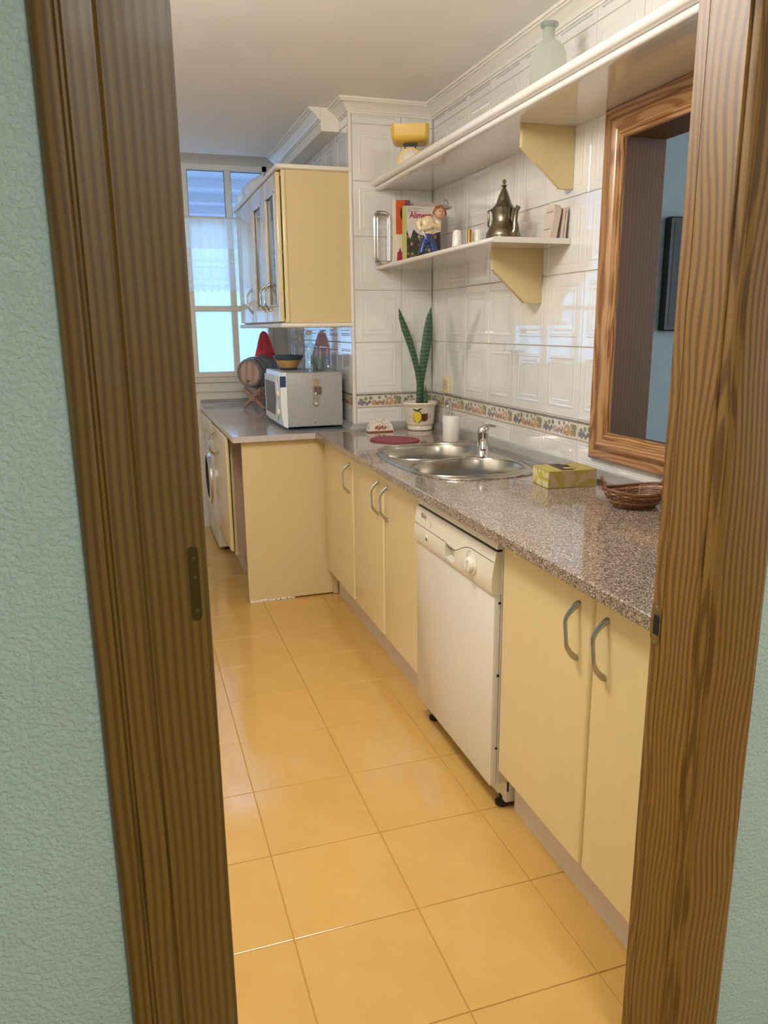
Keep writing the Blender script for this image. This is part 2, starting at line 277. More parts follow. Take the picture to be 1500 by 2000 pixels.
# ------------------------------------------------------------------ mesh helpers
class MB:
    def __init__(s): s.v = []; s.f = []; s.uv = None
    def add(s, vs, fs):
        o = len(s.v); s.v += [Vector(p) for p in vs]; s.f += [tuple(i+o for i in f) for f in fs]; return s
    def box(s, x0, x1, y0, y1, z0, z1, r=0.0, seg=1):
        bm = bmesh.new(); bmesh.ops.create_cube(bm, size=1)
        for q in bm.verts: q.co = Vector((x0+(q.co.x+.5)*(x1-x0), y0+(q.co.y+.5)*(y1-y0), z0+(q.co.z+.5)*(z1-z0)))
        if r > 0: bmesh.ops.bevel(bm, geom=bm.edges[:], offset=r, segments=seg, affect='EDGES', profile=0.5)
        bm.verts.index_update(); s.add([q.co.copy() for q in bm.verts], [[q.index for q in f.verts] for f in bm.faces]); bm.free(); return s
    def prism(s, poly, d):
        """closed polygon (3D points) extruded by vector d"""
        n = len(poly); d = Vector(d); a = [Vector(p) for p in poly]
        s.add(a+[p+d for p in a], [tuple(range(n))[::-1], tuple(range(n, 2*n))]+[(i, (i+1) % n, n+(i+1) % n, n+i) for i in range(n)]); return s
    def loft(s, rings, cap0=True, cap1=True, closed=True):
        n = len(rings[0]); vs = [p for r in rings for p in r]; fs = []
        for k in range(len(rings)-1):
            for i in range(n if closed else n-1):
                j = (i+1) % n; fs.append((k*n+i, k*n+j, (k+1)*n+j, (k+1)*n+i))
        if cap0: fs.append(tuple(range(n))[::-1])
        if cap1: fs.append(tuple(range((len(rings)-1)*n, len(rings)*n)))
        return s.add(vs, fs)
    def lathe(s, prof, c=(0, 0, 0), seg=32, axis=(0, 0, 1), cap0=True, cap1=True, sx=1, sy=1):
        q = Vector(axis).normalized().to_track_quat('Z', 'Y').to_matrix(); c = Vector(c)
        rings = [[c+q@Vector((r*sx*cos(2*pi*i/seg), r*sy*sin(2*pi*i/seg), h)) for i in range(seg)] for r, h in prof]
        return s.loft(rings, cap0, cap1)
    def tube(s, pts, rad, seg=10, cyc=False, flat=1.0):
        pts = [Vector(p) for p in pts]; n = len(pts); rad = rad if isinstance(rad, (list, tuple)) else [rad]*n
        T = []
        for i in range(n):
            a = pts[i-1] if (i > 0 or cyc) else pts[i]; b = pts[(i+1) % n] if (i < n-1 or cyc) else pts[i]
            T.append((b-a).normalized())
        up = Vector((0, 0, 1)) if abs(T[0].z) < 0.9 else Vector((1, 0, 0)); N = T[0].cross(up).normalized(); rings = []
        for i in range(n):
            N = (N-T[i]*N.dot(T[i])).normalized(); B = T[i].cross(N)
            rings.append([pts[i]+(N*cos(2*pi*k/seg)+B*sin(2*pi*k/seg)*flat)*rad[i] for k in range(seg)])
        if cyc: rings.append(rings[0]); return s.loft(rings, False, False)
        return s.loft(rings)
    def ball(s, c, r, seg=16, rings=8, sc=(1, 1, 1), rot=None):
        c = Vector(c); vs = []; R = rot or Matrix.Identity(3)
        for k in range(1, rings):
            a = pi*k/rings
            for i in range(seg): vs.append(c+R@Vector((r*sc[0]*sin(a)*cos(2*pi*i/seg), r*sc[1]*sin(a)*sin(2*pi*i/seg), r*sc[2]*cos(a))))
        fs = [((k)*seg+i, k*seg+(i+1) % seg, (k+1)*seg+(i+1) % seg, (k+1)*seg+i) for k in range(rings-2) for i in range(seg)]
        vs += [c+R@Vector((0, 0, r*sc[2])), c+R@Vector((0, 0, -r*sc[2]))]; t = len(vs)-2
        fs += [(t, (i+1) % seg, i) for i in range(seg)]+[(t+1, (rings-2)*seg+i, (rings-2)*seg+(i+1) % seg) for i in range(seg)]
        return s.add(vs, fs)
    def sweep(s, p0, p1, prof, inward, up, m0=0, m1=0):
        """straight moulding; prof = [(d, h)]; ends mitred by m*d"""
        p0, p1, iw, up = Vector(p0), Vector(p1), Vector(inward), Vector(up); t = (p1-p0).normalized()
        a = [p0+iw*d+up*h+t*(m0*d) for d, h in prof]; b = [p1+iw*d+up*h-t*(m1*d) for d, h in prof]
        return s.loft([a, b])
    def xf(s, mat):
        s.v = [mat@p for p in s.v]; return s
ORG = {}
def finish(me, smooth):
    bm = bmesh.new(); bm.from_mesh(me); bmesh.ops.recalc_face_normals(bm, faces=bm.faces); bm.to_mesh(me); bm.free()
    if smooth:
        me.polygons.foreach_set('use_smooth', [True]*len(me.polygons)); me.set_sharp_from_angle(angle=radians(smooth))
def obj(name, mb, mat, parent=None, origin=None, smooth=38, label=None):
    if origin is None:
        if parent is not None: origin = ORG[parent.name]
        else:
            xs = [p.x for p in mb.v]; ys = [p.y for p in mb.v]; zs = [p.z for p in mb.v]; origin = Vector(((min(xs)+max(xs))/2, (min(ys)+max(ys))/2, min(zs)))
    origin = Vector(origin)
    me = bpy.data.meshes.new(name); me.from_pydata([p-origin for p in mb.v], [], mb.f); me.update()
    if mb.uv:
        ul = me.uv_layers.new(name='UVMap')
        for l in me.loops: ul.data[l.index].uv = mb.uv(mb.v[l.vertex_index])
    finish(me, smooth); me.materials.append(MAT[mat] if isinstance(mat, str) else mat)
    o = bpy.data.objects.new(name, me); COL.objects.link(o)
    if parent is not None: o.parent = parent; o.location = origin-ORG[parent.name]
    else: o.location = origin
    ORG[o.name] = origin
    if label: o['label'] = label
    return o
def tag(o, label, cat, group=None):
    o['label'] = label; o['category'] = cat
    if group: o['group'] = group
    return o
def thing(name, loc, label, cat, group=None):
    o = bpy.data.objects.new(name, None); COL.objects.link(o); o.location = loc; o.empty_display_size = 0.05; ORG[o.name] = Vector(loc)
    return tag(o, label, cat, group)
def struct(name, mb, mat, origin=None, smooth=38, parent=None):
    o = obj(name, mb, mat, parent, origin, smooth)
    if parent is None: o['kind'] = 'structure'
    return o
def share(o, parent, loc, name=None):
    """copy of a part at a new local place, sharing mesh data"""
    c = o.copy(); COL.objects.link(c); c.parent = parent; c.location = Vector(loc)-ORG[parent.name]; ORG[c.name] = Vector(loc); return c
def text_mesh(body, size, depth=0.0004, bold=0.0):
    cu = bpy.data.curves.new('t', 'FONT'); cu.body = body; cu.size = size; cu.extrude = depth; cu.offset = bold; cu.align_x = 'LEFT'
    o = bpy.data.objects.new('t', cu); COL.objects.link(o); bpy.context.view_layer.update()
    me = bpy.data.meshes.new_from_object(o.evaluated_get(bpy.context.evaluated_depsgraph_get()))
    mb = MB(); mb.add([q.co.copy() for q in me.vertices], [tuple(p.vertices) for p in me.polygons])
    bpy.data.objects.remove(o); bpy.data.curves.remove(cu); bpy.data.meshes.remove(me); return mb
def frame(o, ex, ey, ez): return Matrix(((ex[0], ey[0], ez[0], o[0]), (ex[1], ey[1], ez[1], o[1]), (ex[2], ey[2], ez[2], o[2]), (0, 0, 0, 1)))
def plate(outline, holes, z0, z1):
    """horizontal slab with holes"""
    mb = MB(); loops = [outline]+holes; pts = []; edges = []
    for lp in loops:
        s0 = len(pts); pts += [Vector(p) for p in lp]; edges += [(s0+i, s0+(i+1) % len(lp)) for i in range(len(lp))]
    faces_ = []; s0 = 0
    for lp in loops: faces_.append(list(range(s0, s0+len(lp)))); s0 += len(lp)
    vs, es, fs, *_ = delaunay_2d_cdt(pts, [], faces_, 2, 1e-6); n = len(vs)
    mb.add([(p.x, p.y, z1) for p in vs]+[(p.x, p.y, z0) for p in vs], [tuple(f) for f in fs]+[tuple(i+n for i in f)[::-1] for f in fs])
    cnt = {}
    for f in fs:
        for i in range(len(f)):
            e = (f[i], f[(i+1) % len(f)]); cnt[e] = 1
    for (a, b) in list(cnt):
        if (b, a) not in cnt: mb.f.append((a, b, b+n, a+n))
    return mb
def sell(cx, cy, a, b, n=2.6, seg=48): # superellipse
    out = []
    for i in range(seg):
        t = 2*pi*i/seg; c, s_ = cos(t), sin(t); out.append((cx+a*abs(c)**(2/n)*(1 if c >= 0 else -1), cy+b*abs(s_)**(2/n)*(1 if s_ >= 0 else -1)))
    return out

# ------------------------------------------------------------------ the setting
XR, YC, XC, YW, ZC, DW0, DW1 = 1.46, 3.69, 1.045, 5.36, 2.355, 0.90, 1.0
XL = -0.95
# floor slab and tiles
floor = struct('floor', MB().box(-1.6, 4.6, -2.6, 5.5, -0.10, -0.0025), 'fgrout', origin=(0, 0, 0))
PT = 0.3002; X0 = 0.249; Y0 = 1.1635
def slab_tile(w_, h_, t, r=0.0012):
    return MB().box(0, w_, 0, h_, -t, 0, r)
g = 0.0016
proto = None
k0 = int((0.9-Y0)/PT)-1
for iy in range(-1, 15):
    for ix in range(-4, 3):
        x = X0+ix*PT; y = Y0+iy*PT
        if x+PT > 1.46 and y > YC: continue
        if proto is None:
            mb = slab_tile(PT-0.0022, PT-0.0022, 0.008); proto = obj('tile', mb.xf(Matrix.Translation((x+g, y+g, 0))), 'floor', floor, origin=(x+g, y+g, 0), smooth=0)
        else: share(proto, floor, (x+g, y+g, 0))
# hall floor tiles, same laying pattern, towards the camera
for iy in range(-8, -1):
    for ix in range(-5, 5): share(proto, floor, (X0+ix*PT+g, Y0+iy*PT+g, 0))
# ceilings
mb = MB().box(XL-0.1, 1.6, 0.9, 5.0, ZC, ZC+0.1).box(XL-0.1, 1.3, 5.0, YW+0.2, ZC+0.09, ZC+0.19)
struct('ceiling', mb, 'ceil')
struct('ceiling_hall', MB().box(-1.6, 4.6, -2.6, 0.9, 2.45, 2.55).box(1.6, 4.6, 0.9, 3.4, 2.45, 2.55), 'ceil')

def tile_relief(w_, h_, mapf, border=False, plain_=False):
    """embossed wall tile in local (u, v, depth): bevelled edge, raised double frame line"""
    prof = [(0.0, -0.006), (0.0, -0.0012), (0.0014, 0.0)]
    if not border and not plain_: prof += [(0.030, 0.0), (0.0335, 0.0011), (0.0375, 0.0011), (0.042, 0.0001), (0.052, 0.0), (0.055, 0.0006), (0.059, 0.0)]
    if plain_: prof += [(0.014, 0.0), (0.0165, 0.0012), (0.019, 0.0)]
    mb = MB(); rings = []
    for i, d in prof:
        i = min(i, min(w_, h_)/2-0.002); rings.append([mapf(i, i, d), mapf(w_-i, i, d), mapf(w_-i, h_-i, d), mapf(i, h_-i, d)])
    mb.loft(rings); return mb
ROWS = [(0.872, 0.957, 'p'), (0.957, 1.030, 'b')]+[(1.030+0.2455*k, 1.030+0.2455*(k+1), 't') for k in range(6)]
def tile_wall(wall, cols, place, mapf, rows=ROWS, zmax=2.32, clip=None):
    """place(u, z) -> world corner; mapf maps local (u, v, d) to an offset"""
    cache = {}
    for (u0, u1) in cols:
        for (z0, z1, kind) in rows:
            z1c = min(z1, zmax)
            if z1c-z0 < 0.01: continue
            w_ = u1-u0-2*g; h_ = z1c-z0-2*g
            rects = [None]
            if clip:
                cu0, cu1, cz0, cz1 = clip
                if u0 >= cu0 and u1 <= cu1 and z0 >= cz0 and z1c <= cz1: continue
                if not (u1 <= cu0 or u0 >= cu1 or z1c <= cz0 or z0 >= cz1): rects = ['clip']
            key = (round(w_, 4), round(h_, 4), kind, place(0, 0)[1] if False else 0)
            org = Vector(place(u0+g, z0+g)); nm = 'tile'; mt = 'frieze' if kind == 'b' else 'tile'
            if rects[0] == 'clip' or key not in cache:
                mb = tile_relief(w_, h_, mapf, kind == 'b', kind == 'p')
                mb.v = [p+org for p in mb.v]
                if rects[0] == 'clip':
                    bm = bmesh.new(); vv = [bm.verts.new(p) for p in mb.v]; [bm.faces.new([vv[i] for i in f]) for f in mb.f]
                    # keep the strip outside the opening on the far side, below or above it
                    if u0 < cu1 < u1:
                        co = Vector(place(cu1, 0)); no = Vector(place(1, 0))-Vector(place(0, 0))
                    elif z0 < cz0 < z1c: co = Vector(place(0, cz0)); no = Vector((0, 0, -1))
                    elif z0 < cz1 < z1c: co = Vector(place(0, cz1)); no = Vector((0, 0, 1))
                    else: co = Vector(place(cu0, 0)); no = Vector(place(0, 0))-Vector(place(1, 0))
                    bmesh.ops.bisect_plane(bm, geom=bm.verts[:]+bm.edges[:]+bm.faces[:], plane_co=co, plane_no=no, clear_inner=True)
                    bm.verts.index_update(); mb = MB().add([q.co.copy() for q in bm.verts], [[q.index for q in f.verts] for f in bm.faces]); bm.free()
                    if not mb.f: continue
                if kind == 'b':
                    o_ = org; ex = Vector(place(1, 0))-Vector(place(0, 0))
                    fl = ex.y > 0.5; mb.uv = lambda p, o_=o_, ex=ex, w_=w_, h_=h_, fl=fl: ((1-(p-o_).dot(ex)/w_) if fl else (p-o_).dot(ex)/w_, (p-o_).z/h_)
                t = obj(nm, mb, mt, wall, origin=org, smooth=0)
                if rects[0] is None: cache[key] = t
            else: share(cache[key], wall, org)
# hatch opening in the right wall
HY0, HY1, HZ0, HZ1 = 1.20, 2.13, 0.99, 1.921
mb = MB()
for b in ((DW1, HY0-0.02, 0, 2.45), (HY1+0.02, YC+0.25, 0, 2.45), (HY0-0.02, HY1+0.02, 0, HZ0-0.03), (HY0-0.02, HY1+0.02, HZ1-0.01, 2.45)): mb.box(XR+0.004, XR+0.12, b[0], b[1], b[2], b[3])
mb.box(XR+0.004, XR+0.12, -0.0+DW0, DW1, 0, 2.45)
wr = struct('wall_right', mb, 'grout', origin=(XR, 1, 0))
cols = []; y = 3.525
cols.append((3.525, YC-0.001))
while y > 1.02: cols.append((y-0.2405, y)); y -= 0.2405
tile_wall(wr, cols, lambda u, z: (XR, u, z), lambda u, v, d: Vector((-d, u, v)), clip=(HY0-0.03, HY1+0.03, HZ0-0.03, HZ1+0.03))
# chimney breast (front face towards the camera) and the wall that runs on to the window
mb = MB().box(XC+0.004, XR+0.12, YC+0.004, YW+0.15, 0, 2.45)
wc = struct('wall_chimney', mb, 'grout', origin=(XC, YC, 0))
tile_wall(wc, [(XC+0.012, XC+0.254), (XC+0.254, XR-0.002)], lambda u, z: (u, YC, z), lambda u, v, d: Vector((u, -d, v)))
cols = []; y = YC+0.012
while y < YW-0.02: cols.append((y, min(y+0.2405, YW-0.002))); y += 0.2405
tile_wall(wc, cols, lambda u, z: (XC, u, z), lambda u, v, d: Vector((-d, u, v)), zmax=2.44)
obj('corner_bead', MB().box(XC-0.005, XC+0.011, YC-0.005, YC+0.011, 0.88, 2.31, 0.003, 2), 'white_paint', wc)
# left wall of the kitchen
wl = struct('wall_left', MB().box(XL-0.1, XL-0.004, DW1, YW+0.15, 0, 2.45), 'grout', origin=(XL, 1, 0))
cols = []; y = DW1
while y < YW-0.02: cols.append((y, min(y+0.2405, YW-0.002))); y += 0.2405
tile_wall(wl, cols, lambda u, z: (XL, u, z), lambda u, v, d: Vector((d, u, v)), rows=[(0.0+0.2455*k, 0.2455*(k+1), 't') for k in range(10)])
# wall with the doorway (hall side mint plaster)
JL, JR = 0.0775*DW0+0.001, 0.788*DW1       # clear opening
for nm_, ya, yb, mt_ in (('wall_front', DW0, 0.95, 'mint'), ('wall_kitchen_front', 0.9501, DW1, 'white_paint')):
    mb = MB().box(-1.6, JL-0.03, ya, yb, 0, 2.55).box(JR+0.03, XR+0.13, ya, yb, 0, 2.55).box(JL-0.03, JR+0.03, ya, yb, 2.09, 2.55)
    struct(nm_, mb, mt_, smooth=0)
struct('wall_hall_left', MB().box(-1.7, -1.6, -2.6, 1.0, 0, 2.55), 'mint')
struct('wall_hall_back', MB().box(-1.7, 4.6, -2.7, -2.6, 0, 2.55), 'mint')
struct('wall_living_right', MB().box(4.6, 4.7, -2.7, 3.5, 0, 2.55), 'blue')
struct('wall_living_far', MB().box(1.58, 4.7, 3.30, 3.40, 0, 2.55), 'blue')
struct('wall_living_left', MB().box(XR+0.1205, XR+0.13, DW0, HY0-0.04, 0, 2.55).box(XR+0.1205, XR+0.13, HY1+0.04, 3.3, 0, 2.55).box(XR+0.1205, XR+0.13, HY0-0.04, HY1+0.04, 0, HZ0-0.04).box(XR+0.1205, XR+0.13, HY0-0.04, HY1+0.04, HZ1+0.04, 2.55), 'blue')
# window wall
WX0, WX1, WZ0, WZ1 = -0.70, 0.955, 1.03, 2.37
mb = MB().box(XL-0.1, WX0, YW, YW+0.12, 0, 2.5).box(WX1, XC+0.01, YW, YW+0.12, 0, 2.5).box(WX0, WX1, YW, YW+0.12, 0, WZ0).box(WX0, WX1, YW, YW+0.12, WZ1, 2.5)
struct('wall_window', mb, 'white_paint', smooth=0)
win = struct('window_1', MB().box(WX0, WX1, YW-0.012, YW+0.05, WZ1-0.04, WZ1, 0.004).box(WX0, WX1, YW-0.012, YW+0.05, WZ0, WZ0+0.035, 0.004)
   .box(WX0, WX0+0.04, YW-0.012, YW+0.05, WZ0, WZ1, 0.004).box(WX1-0.035, WX1, YW-0.012, YW+0.05, WZ0, WZ1, 0.004), 'white_paint', origin=(0, YW, WZ0))
bars = [0.70-0.275*k for k in range(5)]
for bx in bars: obj('mullion', MB().box(bx-0.019, bx+0.019, YW-0.010, YW+0.045, WZ0+0.03, WZ1-0.035, 0.004), 'white_paint', win)
for tz in (1.477, 2.031): obj('transom', MB().box(WX0+0.03, WX1-0.03, YW-0.014, YW+0.047, tz-0.018, tz+0.018, 0.004), 'white_paint', win)
xs = [WX0+0.04]+[q for bx in sorted(bars) for q in (bx-0.019, bx+0.019)]+[WX1-0.035]
for i in range(0, len(xs), 2):
    for (za, zb, mt) in ((WZ0+0.035, 1.459, 'frost'), (1.495, 2.013, 'frost'), (2.049, WZ1-0.04, 'pane')):
        obj('pane', MB().box(xs[i]-0.002, xs[i+1]+0.002, YW+0.018, YW+0.022, za-0.002, zb+0.002), mt, win)
        mb = MB(); t_ = 0.004; xa, xb = xs[i], xs[i+1]
        if mt == 'pane':
            mb.box(xa, xb, YW+0.012, YW+0.017, za, za+t_).box(xa, xb, YW+0.012, YW+0.017, zb-t_, zb).box(xa, xa+t_, YW+0.012, YW+0.017, za, zb).box(xb-t_, xb, YW+0.012, YW+0.017, za, zb)
            obj('gasket', mb, 'slate', win)
struct('trim_1', MB().box(XL, XC, YW-0.022, YW, 0.995, 1.012, 0.004).box(XL, XC, YW-0.012, YW, 0.93, 0.94, 0.003), 'white_paint')
# outside the window: added canopy greys the upper panes, set back for skylight
struct('added_canopy', MB().box(-3, 3, 6.8, 10.6, 2.62, 2.8).box(-3, 3, 7.3, 7.40, 2.54, 2.62).box(-3, 3, 8.1, 8.2, 2.54, 2.62).box(-3, 3, 8.9, 9.0, 2.54, 2.62).box(-3, 3, 9.7, 9.8, 2.54, 2.62), 'concrete')
struct('ground_outside', MB().box(-8, 8, 5.6, 16, -0.4, -0.3), 'concrete')

# cornices -------------------------------------------------------------------
CP = [(0, -0.058), (0.006, -0.058), (0.006, -0.050), (0.012, -0.050), (0.014, -0.043), (0.022, -0.036), (0.031, -0.028), (0.040, -0.018), (0.050, -0.016), (0.050, -0.010), (0.058, -0.010), (0.058, 0.0), (0, 0.0)]
mb = MB().sweep((XR, DW1, ZC), (XR, YC, ZC), CP, (-1, 0, 0), (0, 0, 1), 0, 1)
struct('trim_2', mb, 'white_paint')
mb = MB().sweep((XR, YC, ZC), (XC, YC, ZC), CP, (0, -1, 0), (0, 0, 1), 1, -1)
mb.sweep((XC, YC, ZC), (XC, YC+0.16, ZC), CP, (-1, 0, 0), (0, 0, 1), -1, 0)
struct('trim_3', mb, 'white_paint')
struct('beam', MB().box(0.955, XC, YC+0.16, 5.0, 2.252, ZC, 0.002), 'white_paint')
struct('trim_4', MB().sweep((0.955, YC+0.16, ZC), (0.955, 5.0, ZC), CP, (-1, 0, 0), (0, 0, 1), 0, 0), 'white_paint')

# doorway woodwork ------------------------------------------------------------
DF = DW0-0.014    # front face of the casing
door = bpy.data.objects.new('door_1', None); COL.objects.link(door); door['kind'] = 'structure'; door.location = (0, DW0, 0); ORG['door_1'] = Vector((0, DW0, 0)); door.empty_display_size = 0.1
xl = 0.0775*DF
mb = MB().sweep((-0.066, DW0, 0), (-0.066, DW0, 2.16), [(0, 0), (0, 0.006), (0.003, 0.012), (0.010, 0.014), (0.022, 0.014), (0.026, 0.010), (0.029, 0.010), (0.032, 0.0145), (0.060, 0.0135), (0.062, 0.011), (0.0645, 0.0135), (0.134, 0.014), (0.1347, 0.012), (0.1347, 0)], (1, 0, 0), (0, -1, 0))
obj('casing_board', mb, 'pineL', door)
obj('jamb_board', MB().box(JL-0.03, xl-0.0008, DW0-0.002, DW1, 0, 2.06, 0.001), 'pineL', door)
xr = 0.788*DW1
mb = MB().sweep((0.906, DW0, 0), (0.906, DW0, 2.16), [(0, 0), (0, 0.008), (0.004, 0.013), (0.012, 0.015), (0.092, 0.015), (0.097, 0.011), (0.101, 0.011), (0.104, 0.0145), (0.112, 0.014), (0.115, 0.006), (0.115, 0)], (-1, 0, 0), (0, -1, 0))
obj('casing_board', mb, 'pineR', door)
obj('jamb_board', MB().box(xr, xr+0.03, 0.976, DW1, 0, 2.06, 0.0006), 'pineR', door)
obj('jamb_board', MB().box(xr-0.001, xr+0.03, DW0-0.002, 0.975, 0, 2.06, 0.0012), 'pineR', door)
obj('head_board', MB().box(-0.066, 0.906, DF, DW0, 2.06, 2.16, 0.002).box(JL-0.03, JR+0.03, DW0, DW1, 2.05, 2.09), 'pineX', door)
# dark plate with three screws on the left casing
def pill(cx, cz, hw, hh, seg=8):
    p = [(cx+hw*cos(a), cz+(hh-hw)+hw*sin(a)) for a in [pi*i/seg for i in range(seg+1)]]
    return p+[(cx+hw*cos(a), cz-(hh-hw)+hw*sin(a)) for a in [pi+pi*i/seg for i in range(seg+1)]]
pc = 0.0595*DF; pz = 1.35+(1.021-1.35)*DF
pl = obj('hinge_plate', MB().prism([(x, DF+0.0005, z) for x, z in pill(pc, pz, 0.0058, 0.0455)], (0, -0.0016, 0)), 'bronzeedge', door)
for dz in (0.031, 0.008, -0.033): obj('screw', MB().lathe([(0.0022, 0), (0.0022, 0.0006), (0.0012, 0.0009)], (pc, DF-0.0011, pz+dz), 12, (0, -1, 0)), 'oldmetal', pl)
kn = obj('knob', MB().lathe([(0.003, 0), (0.003, 0.006), (0.0075, 0.009), (0.009, 0.014), (0.006, 0.018)], (JL-0.008, 1.0, 1.35+(1.06-1.35)*1.0), 14, (0, 1, 0)).lathe([(0.0035, 0), (0.005, 0.010), (0.004, 0.014)], (JL-0.004, 1.012, 1.045), 12, (1, 0, -0.3)).lathe([(0.003, 0), (0.005, 0.010), (0.003, 0.013)], (JL-0.004, 1.012, 1.068), 12, (1, 0, 0.2)), 'gold', door)
# strike plate on the right jamb
sz = 1.35+(0.865-1.35)*0.988
sp_ = obj('strike_plate', MB().box(xr-0.0012, xr+0.0005, 0.9775, 1.0015, sz-0.027, sz+0.026, 0.0005).prism([(xr-0.001, 0.9775+0.012+0.0105*cos(a), sz+0.025+0.0105*sin(a)) for a in [pi*i/10 for i in range(11)]], (0.0015, 0, 0)).prism([(xr-0.001, 0.9775+0.012+0.0105*cos(a), sz-0.026+0.0105*sin(a)) for a in [pi+pi*i/10 for i in range(11)]], (0.0015, 0, 0)), 'strikeplate', door)
obj('latch_hole', MB().box(xr-0.0016, xr-0.0010, 0.980, 0.994, sz-0.018, sz+0.016), 'dark', sp_)
for dz in (0.029, -0.031): obj('screw', MB().lathe([(0.0032, 0), (0.0030, 0.0008), (0.0015, 0.0013)], (xr-0.001, 0.9895, sz+dz), 12, (-1, 0, 0)), 'nickel', sp_)

# ------------------------------------------------------------------ serving hatch
hat = thing('serving_hatch', (XR, 1.66, HZ0), 'moulded pine casing around the serving hatch in the right wall', 'hatch frame')
HP = [(0, 0), (0, 0.012), (0.003, 0.017), (0.012, 0.022), (0.030, 0.019), (0.033, 0.015), (0.036, 0.019), (0.052, 0.024), (0.066, 0.018), (0.069, 0.014), (0.074, 0.014), (0.077, 0.018), (0.083, 0.018), (0.086, 0.012), (0.095, 0.012), (0.095, 0)]
oy0, oy1, oz0, oz1 = HY0-0.095, 2.225, 0.895+0.002, 1.984
oz0 = HZ0-0.095+0.02; 
obj('casing_board', MB().sweep((XR, oy1, oz0), (XR, oy1, oz1), HP, (0, -1, 0), (-1, 0, 0), 1, 1), 'hatchV', hat)
obj('casing_board', MB().sweep((XR, oy0, oz0), (XR, oy0, oz1), HP, (0, 1, 0), (-1, 0, 0), 1, 1), 'hatchV', hat)
obj('casing_board', MB().sweep((XR, oy0, oz0), (XR, oy1, oz0), HP, (0, 0, 1), (-1, 0, 0), 1, 1), 'hatchH', hat)
obj('casing_board', MB().sweep((XR, oy0, oz1), (XR, oy1, oz1), HP, (0, 0, -1), (-1, 0, 0), 1, 1), 'hatchH', hat)
X2 = 1.60
obj('lining_board', MB().box(XR-0.010, X2, HY1, HY1+0.02, HZ0-0.02, HZ1-0.01), 'hatchIn', hat)
obj('lining_board', MB().box(XR-0.010, X2, HY0-0.02, HY0, HZ0-0.02, HZ1-0.01), 'hatchIn', hat)
obj('lining_board', MB().box(XR-0.010, X2, HY0-0.02, HY1+0.02, HZ1-0.03, HZ1-0.01), 'hatchIn', hat)
obj('sill_board', MB().box(XR-0.010, X2+0.01, HY0-0.02, HY1+0.02, HZ0-0.03, HZ0-0.01), 'hatchIn', hat)
# screen on the living room wall, seen through the hatch
tv = thing('wall_screen', (2.85, 3.30, 1.56), 'black flat screen on the blue wall seen through the serving hatch', 'television')
obj('housing', MB().box(2.50, 3.42, 3.255, 3.298, 1.315, 1.845, 0.006), 'black', tv)
obj('screen', MB().box(2.525, 3.395, 3.253, 3.256, 1.34, 1.82), 'screen', tv)

# ------------------------------------------------------------------ base cabinets, right run
XD = 0.885     # door faces
def handle_bow(x, y, z0, z1, out=0.030, ydir=1, r=0.0048):
    """bow handle standing out in -x from a door face"""
    pts = []; rad = []
    n = 24
    for i in range(n+1):
        t = i/n; z = z1+(z0-z1)*t
        e_ = min(1, min(t, 1-t)/0.34); o = out*sin(e_*pi/2)**0.85
        pts.append((x-o-0.001, y+0.004*sin(2*pi*t), z)); rad.append(r*(0.72+0.55*(1-e_)))
    mb = MB().tube(pts, rad, 10, flat=1.25); mb.lathe([(0.007, 0), (0.006, 0.004)], (x, y, z1), 12, (-1, 0, 0)); mb.lathe([(0.007, 0), (0.006, 0.004)], (x, y, z0), 12, (-1, 0, 0)); return mb
def door_leaf(x, y0, y1, z0, z1, th=0.019):
    """slab door facing -x with softly rounded long edges"""
    r = 0.013; n = 6; poly = [(x+th, y0), (x+th, y1)]
    poly += [(x+r-r*sin(pi/2*i/n), y1-r+r*cos(pi/2*i/n)) for i in range(n+1)]+[(x+r-r*cos(pi/2*i/n), y0+r-r*sin(pi/2*i/n)) for i in range(n+1)]
    return MB().prism([(a_, b_, z0) for a_, b_ in poly], (0, 0, z1-z0))
def base_cabinet(y0, y1, doors, label, hys, ct=0.816):
    t = thing('base_cabinet', (1.17, (y0+y1)/2, 0), label, 'cabinet', 'cream base cabinets of the right run')
    obj('carcass', MB().box(XD+0.020, 1.44, y0+0.001, y1-0.001, 0.135, ct), 'cabmatt', t)
    obj('plinth', MB().box(0.945, 0.960, y0, y1, 0, 0.136), 'plinth', t)
    for (a, b), hy in zip(doors, hys):
        d = obj('door', door_leaf(XD, a+0.0015, b-0.0015, 0.148, 0.805), 'cab', t)
        obj('handle', handle_bow(XD, hy, 0.636, 0.764), 'chromeh', d, label='chrome bow handle')
    return t
base_cabinet(3.172, YC-0.008, [(3.172, 3.68)], 'single door cream base cabinet in the corner by the end panel', [3.222])
base_cabinet(2.348, 3.172, [(2.742, 3.172), (2.350, 2.742)], 'two door cream base cabinet under the sink', [2.795, 2.685], 0.685)
base_cabinet(1.001, 1.735, [(1.312, 1.735), (1.001, 1.312)], 'two door cream base cabinet between dishwasher and doorway', [1.365, 1.258])
# end panel that closes the corner
pn = thing('end_panel', (0.69, 3.70, 0), 'tall plain cream panel closing the end of the back worktop, worn at its foot', 'panel')
obj('panel_board', MB().box(0.481, 0.915, 3.697, 3.714, 0.008, 0.819, 0.001), 'cabmatt', pn)
obj('foot_batten', MB().box(0.915, 0.940, 3.690, 3.712, 0.004, 0.20), 'cabmatt', pn)
obj('foot_block', MB().box(0.940, 0.958, 3.692, 3.72, 0.0, 0.20), 'brownboard', pn)
mb = MB(); x = 0.484
random.seed(3)
while x < 0.70:
    w_ = random.uniform(0.012, 0.045); h = random.uniform(0.003, 0.009); mb.box(x, x+w_, 3.6945, 3.699, 0.0005, h+0.004, 0.0008); x += w_+random.uniform(0.0, 0.006)
cs = obj('chipped_edge', mb, 'white_paint', pn, label='chipped whitish foot edge')

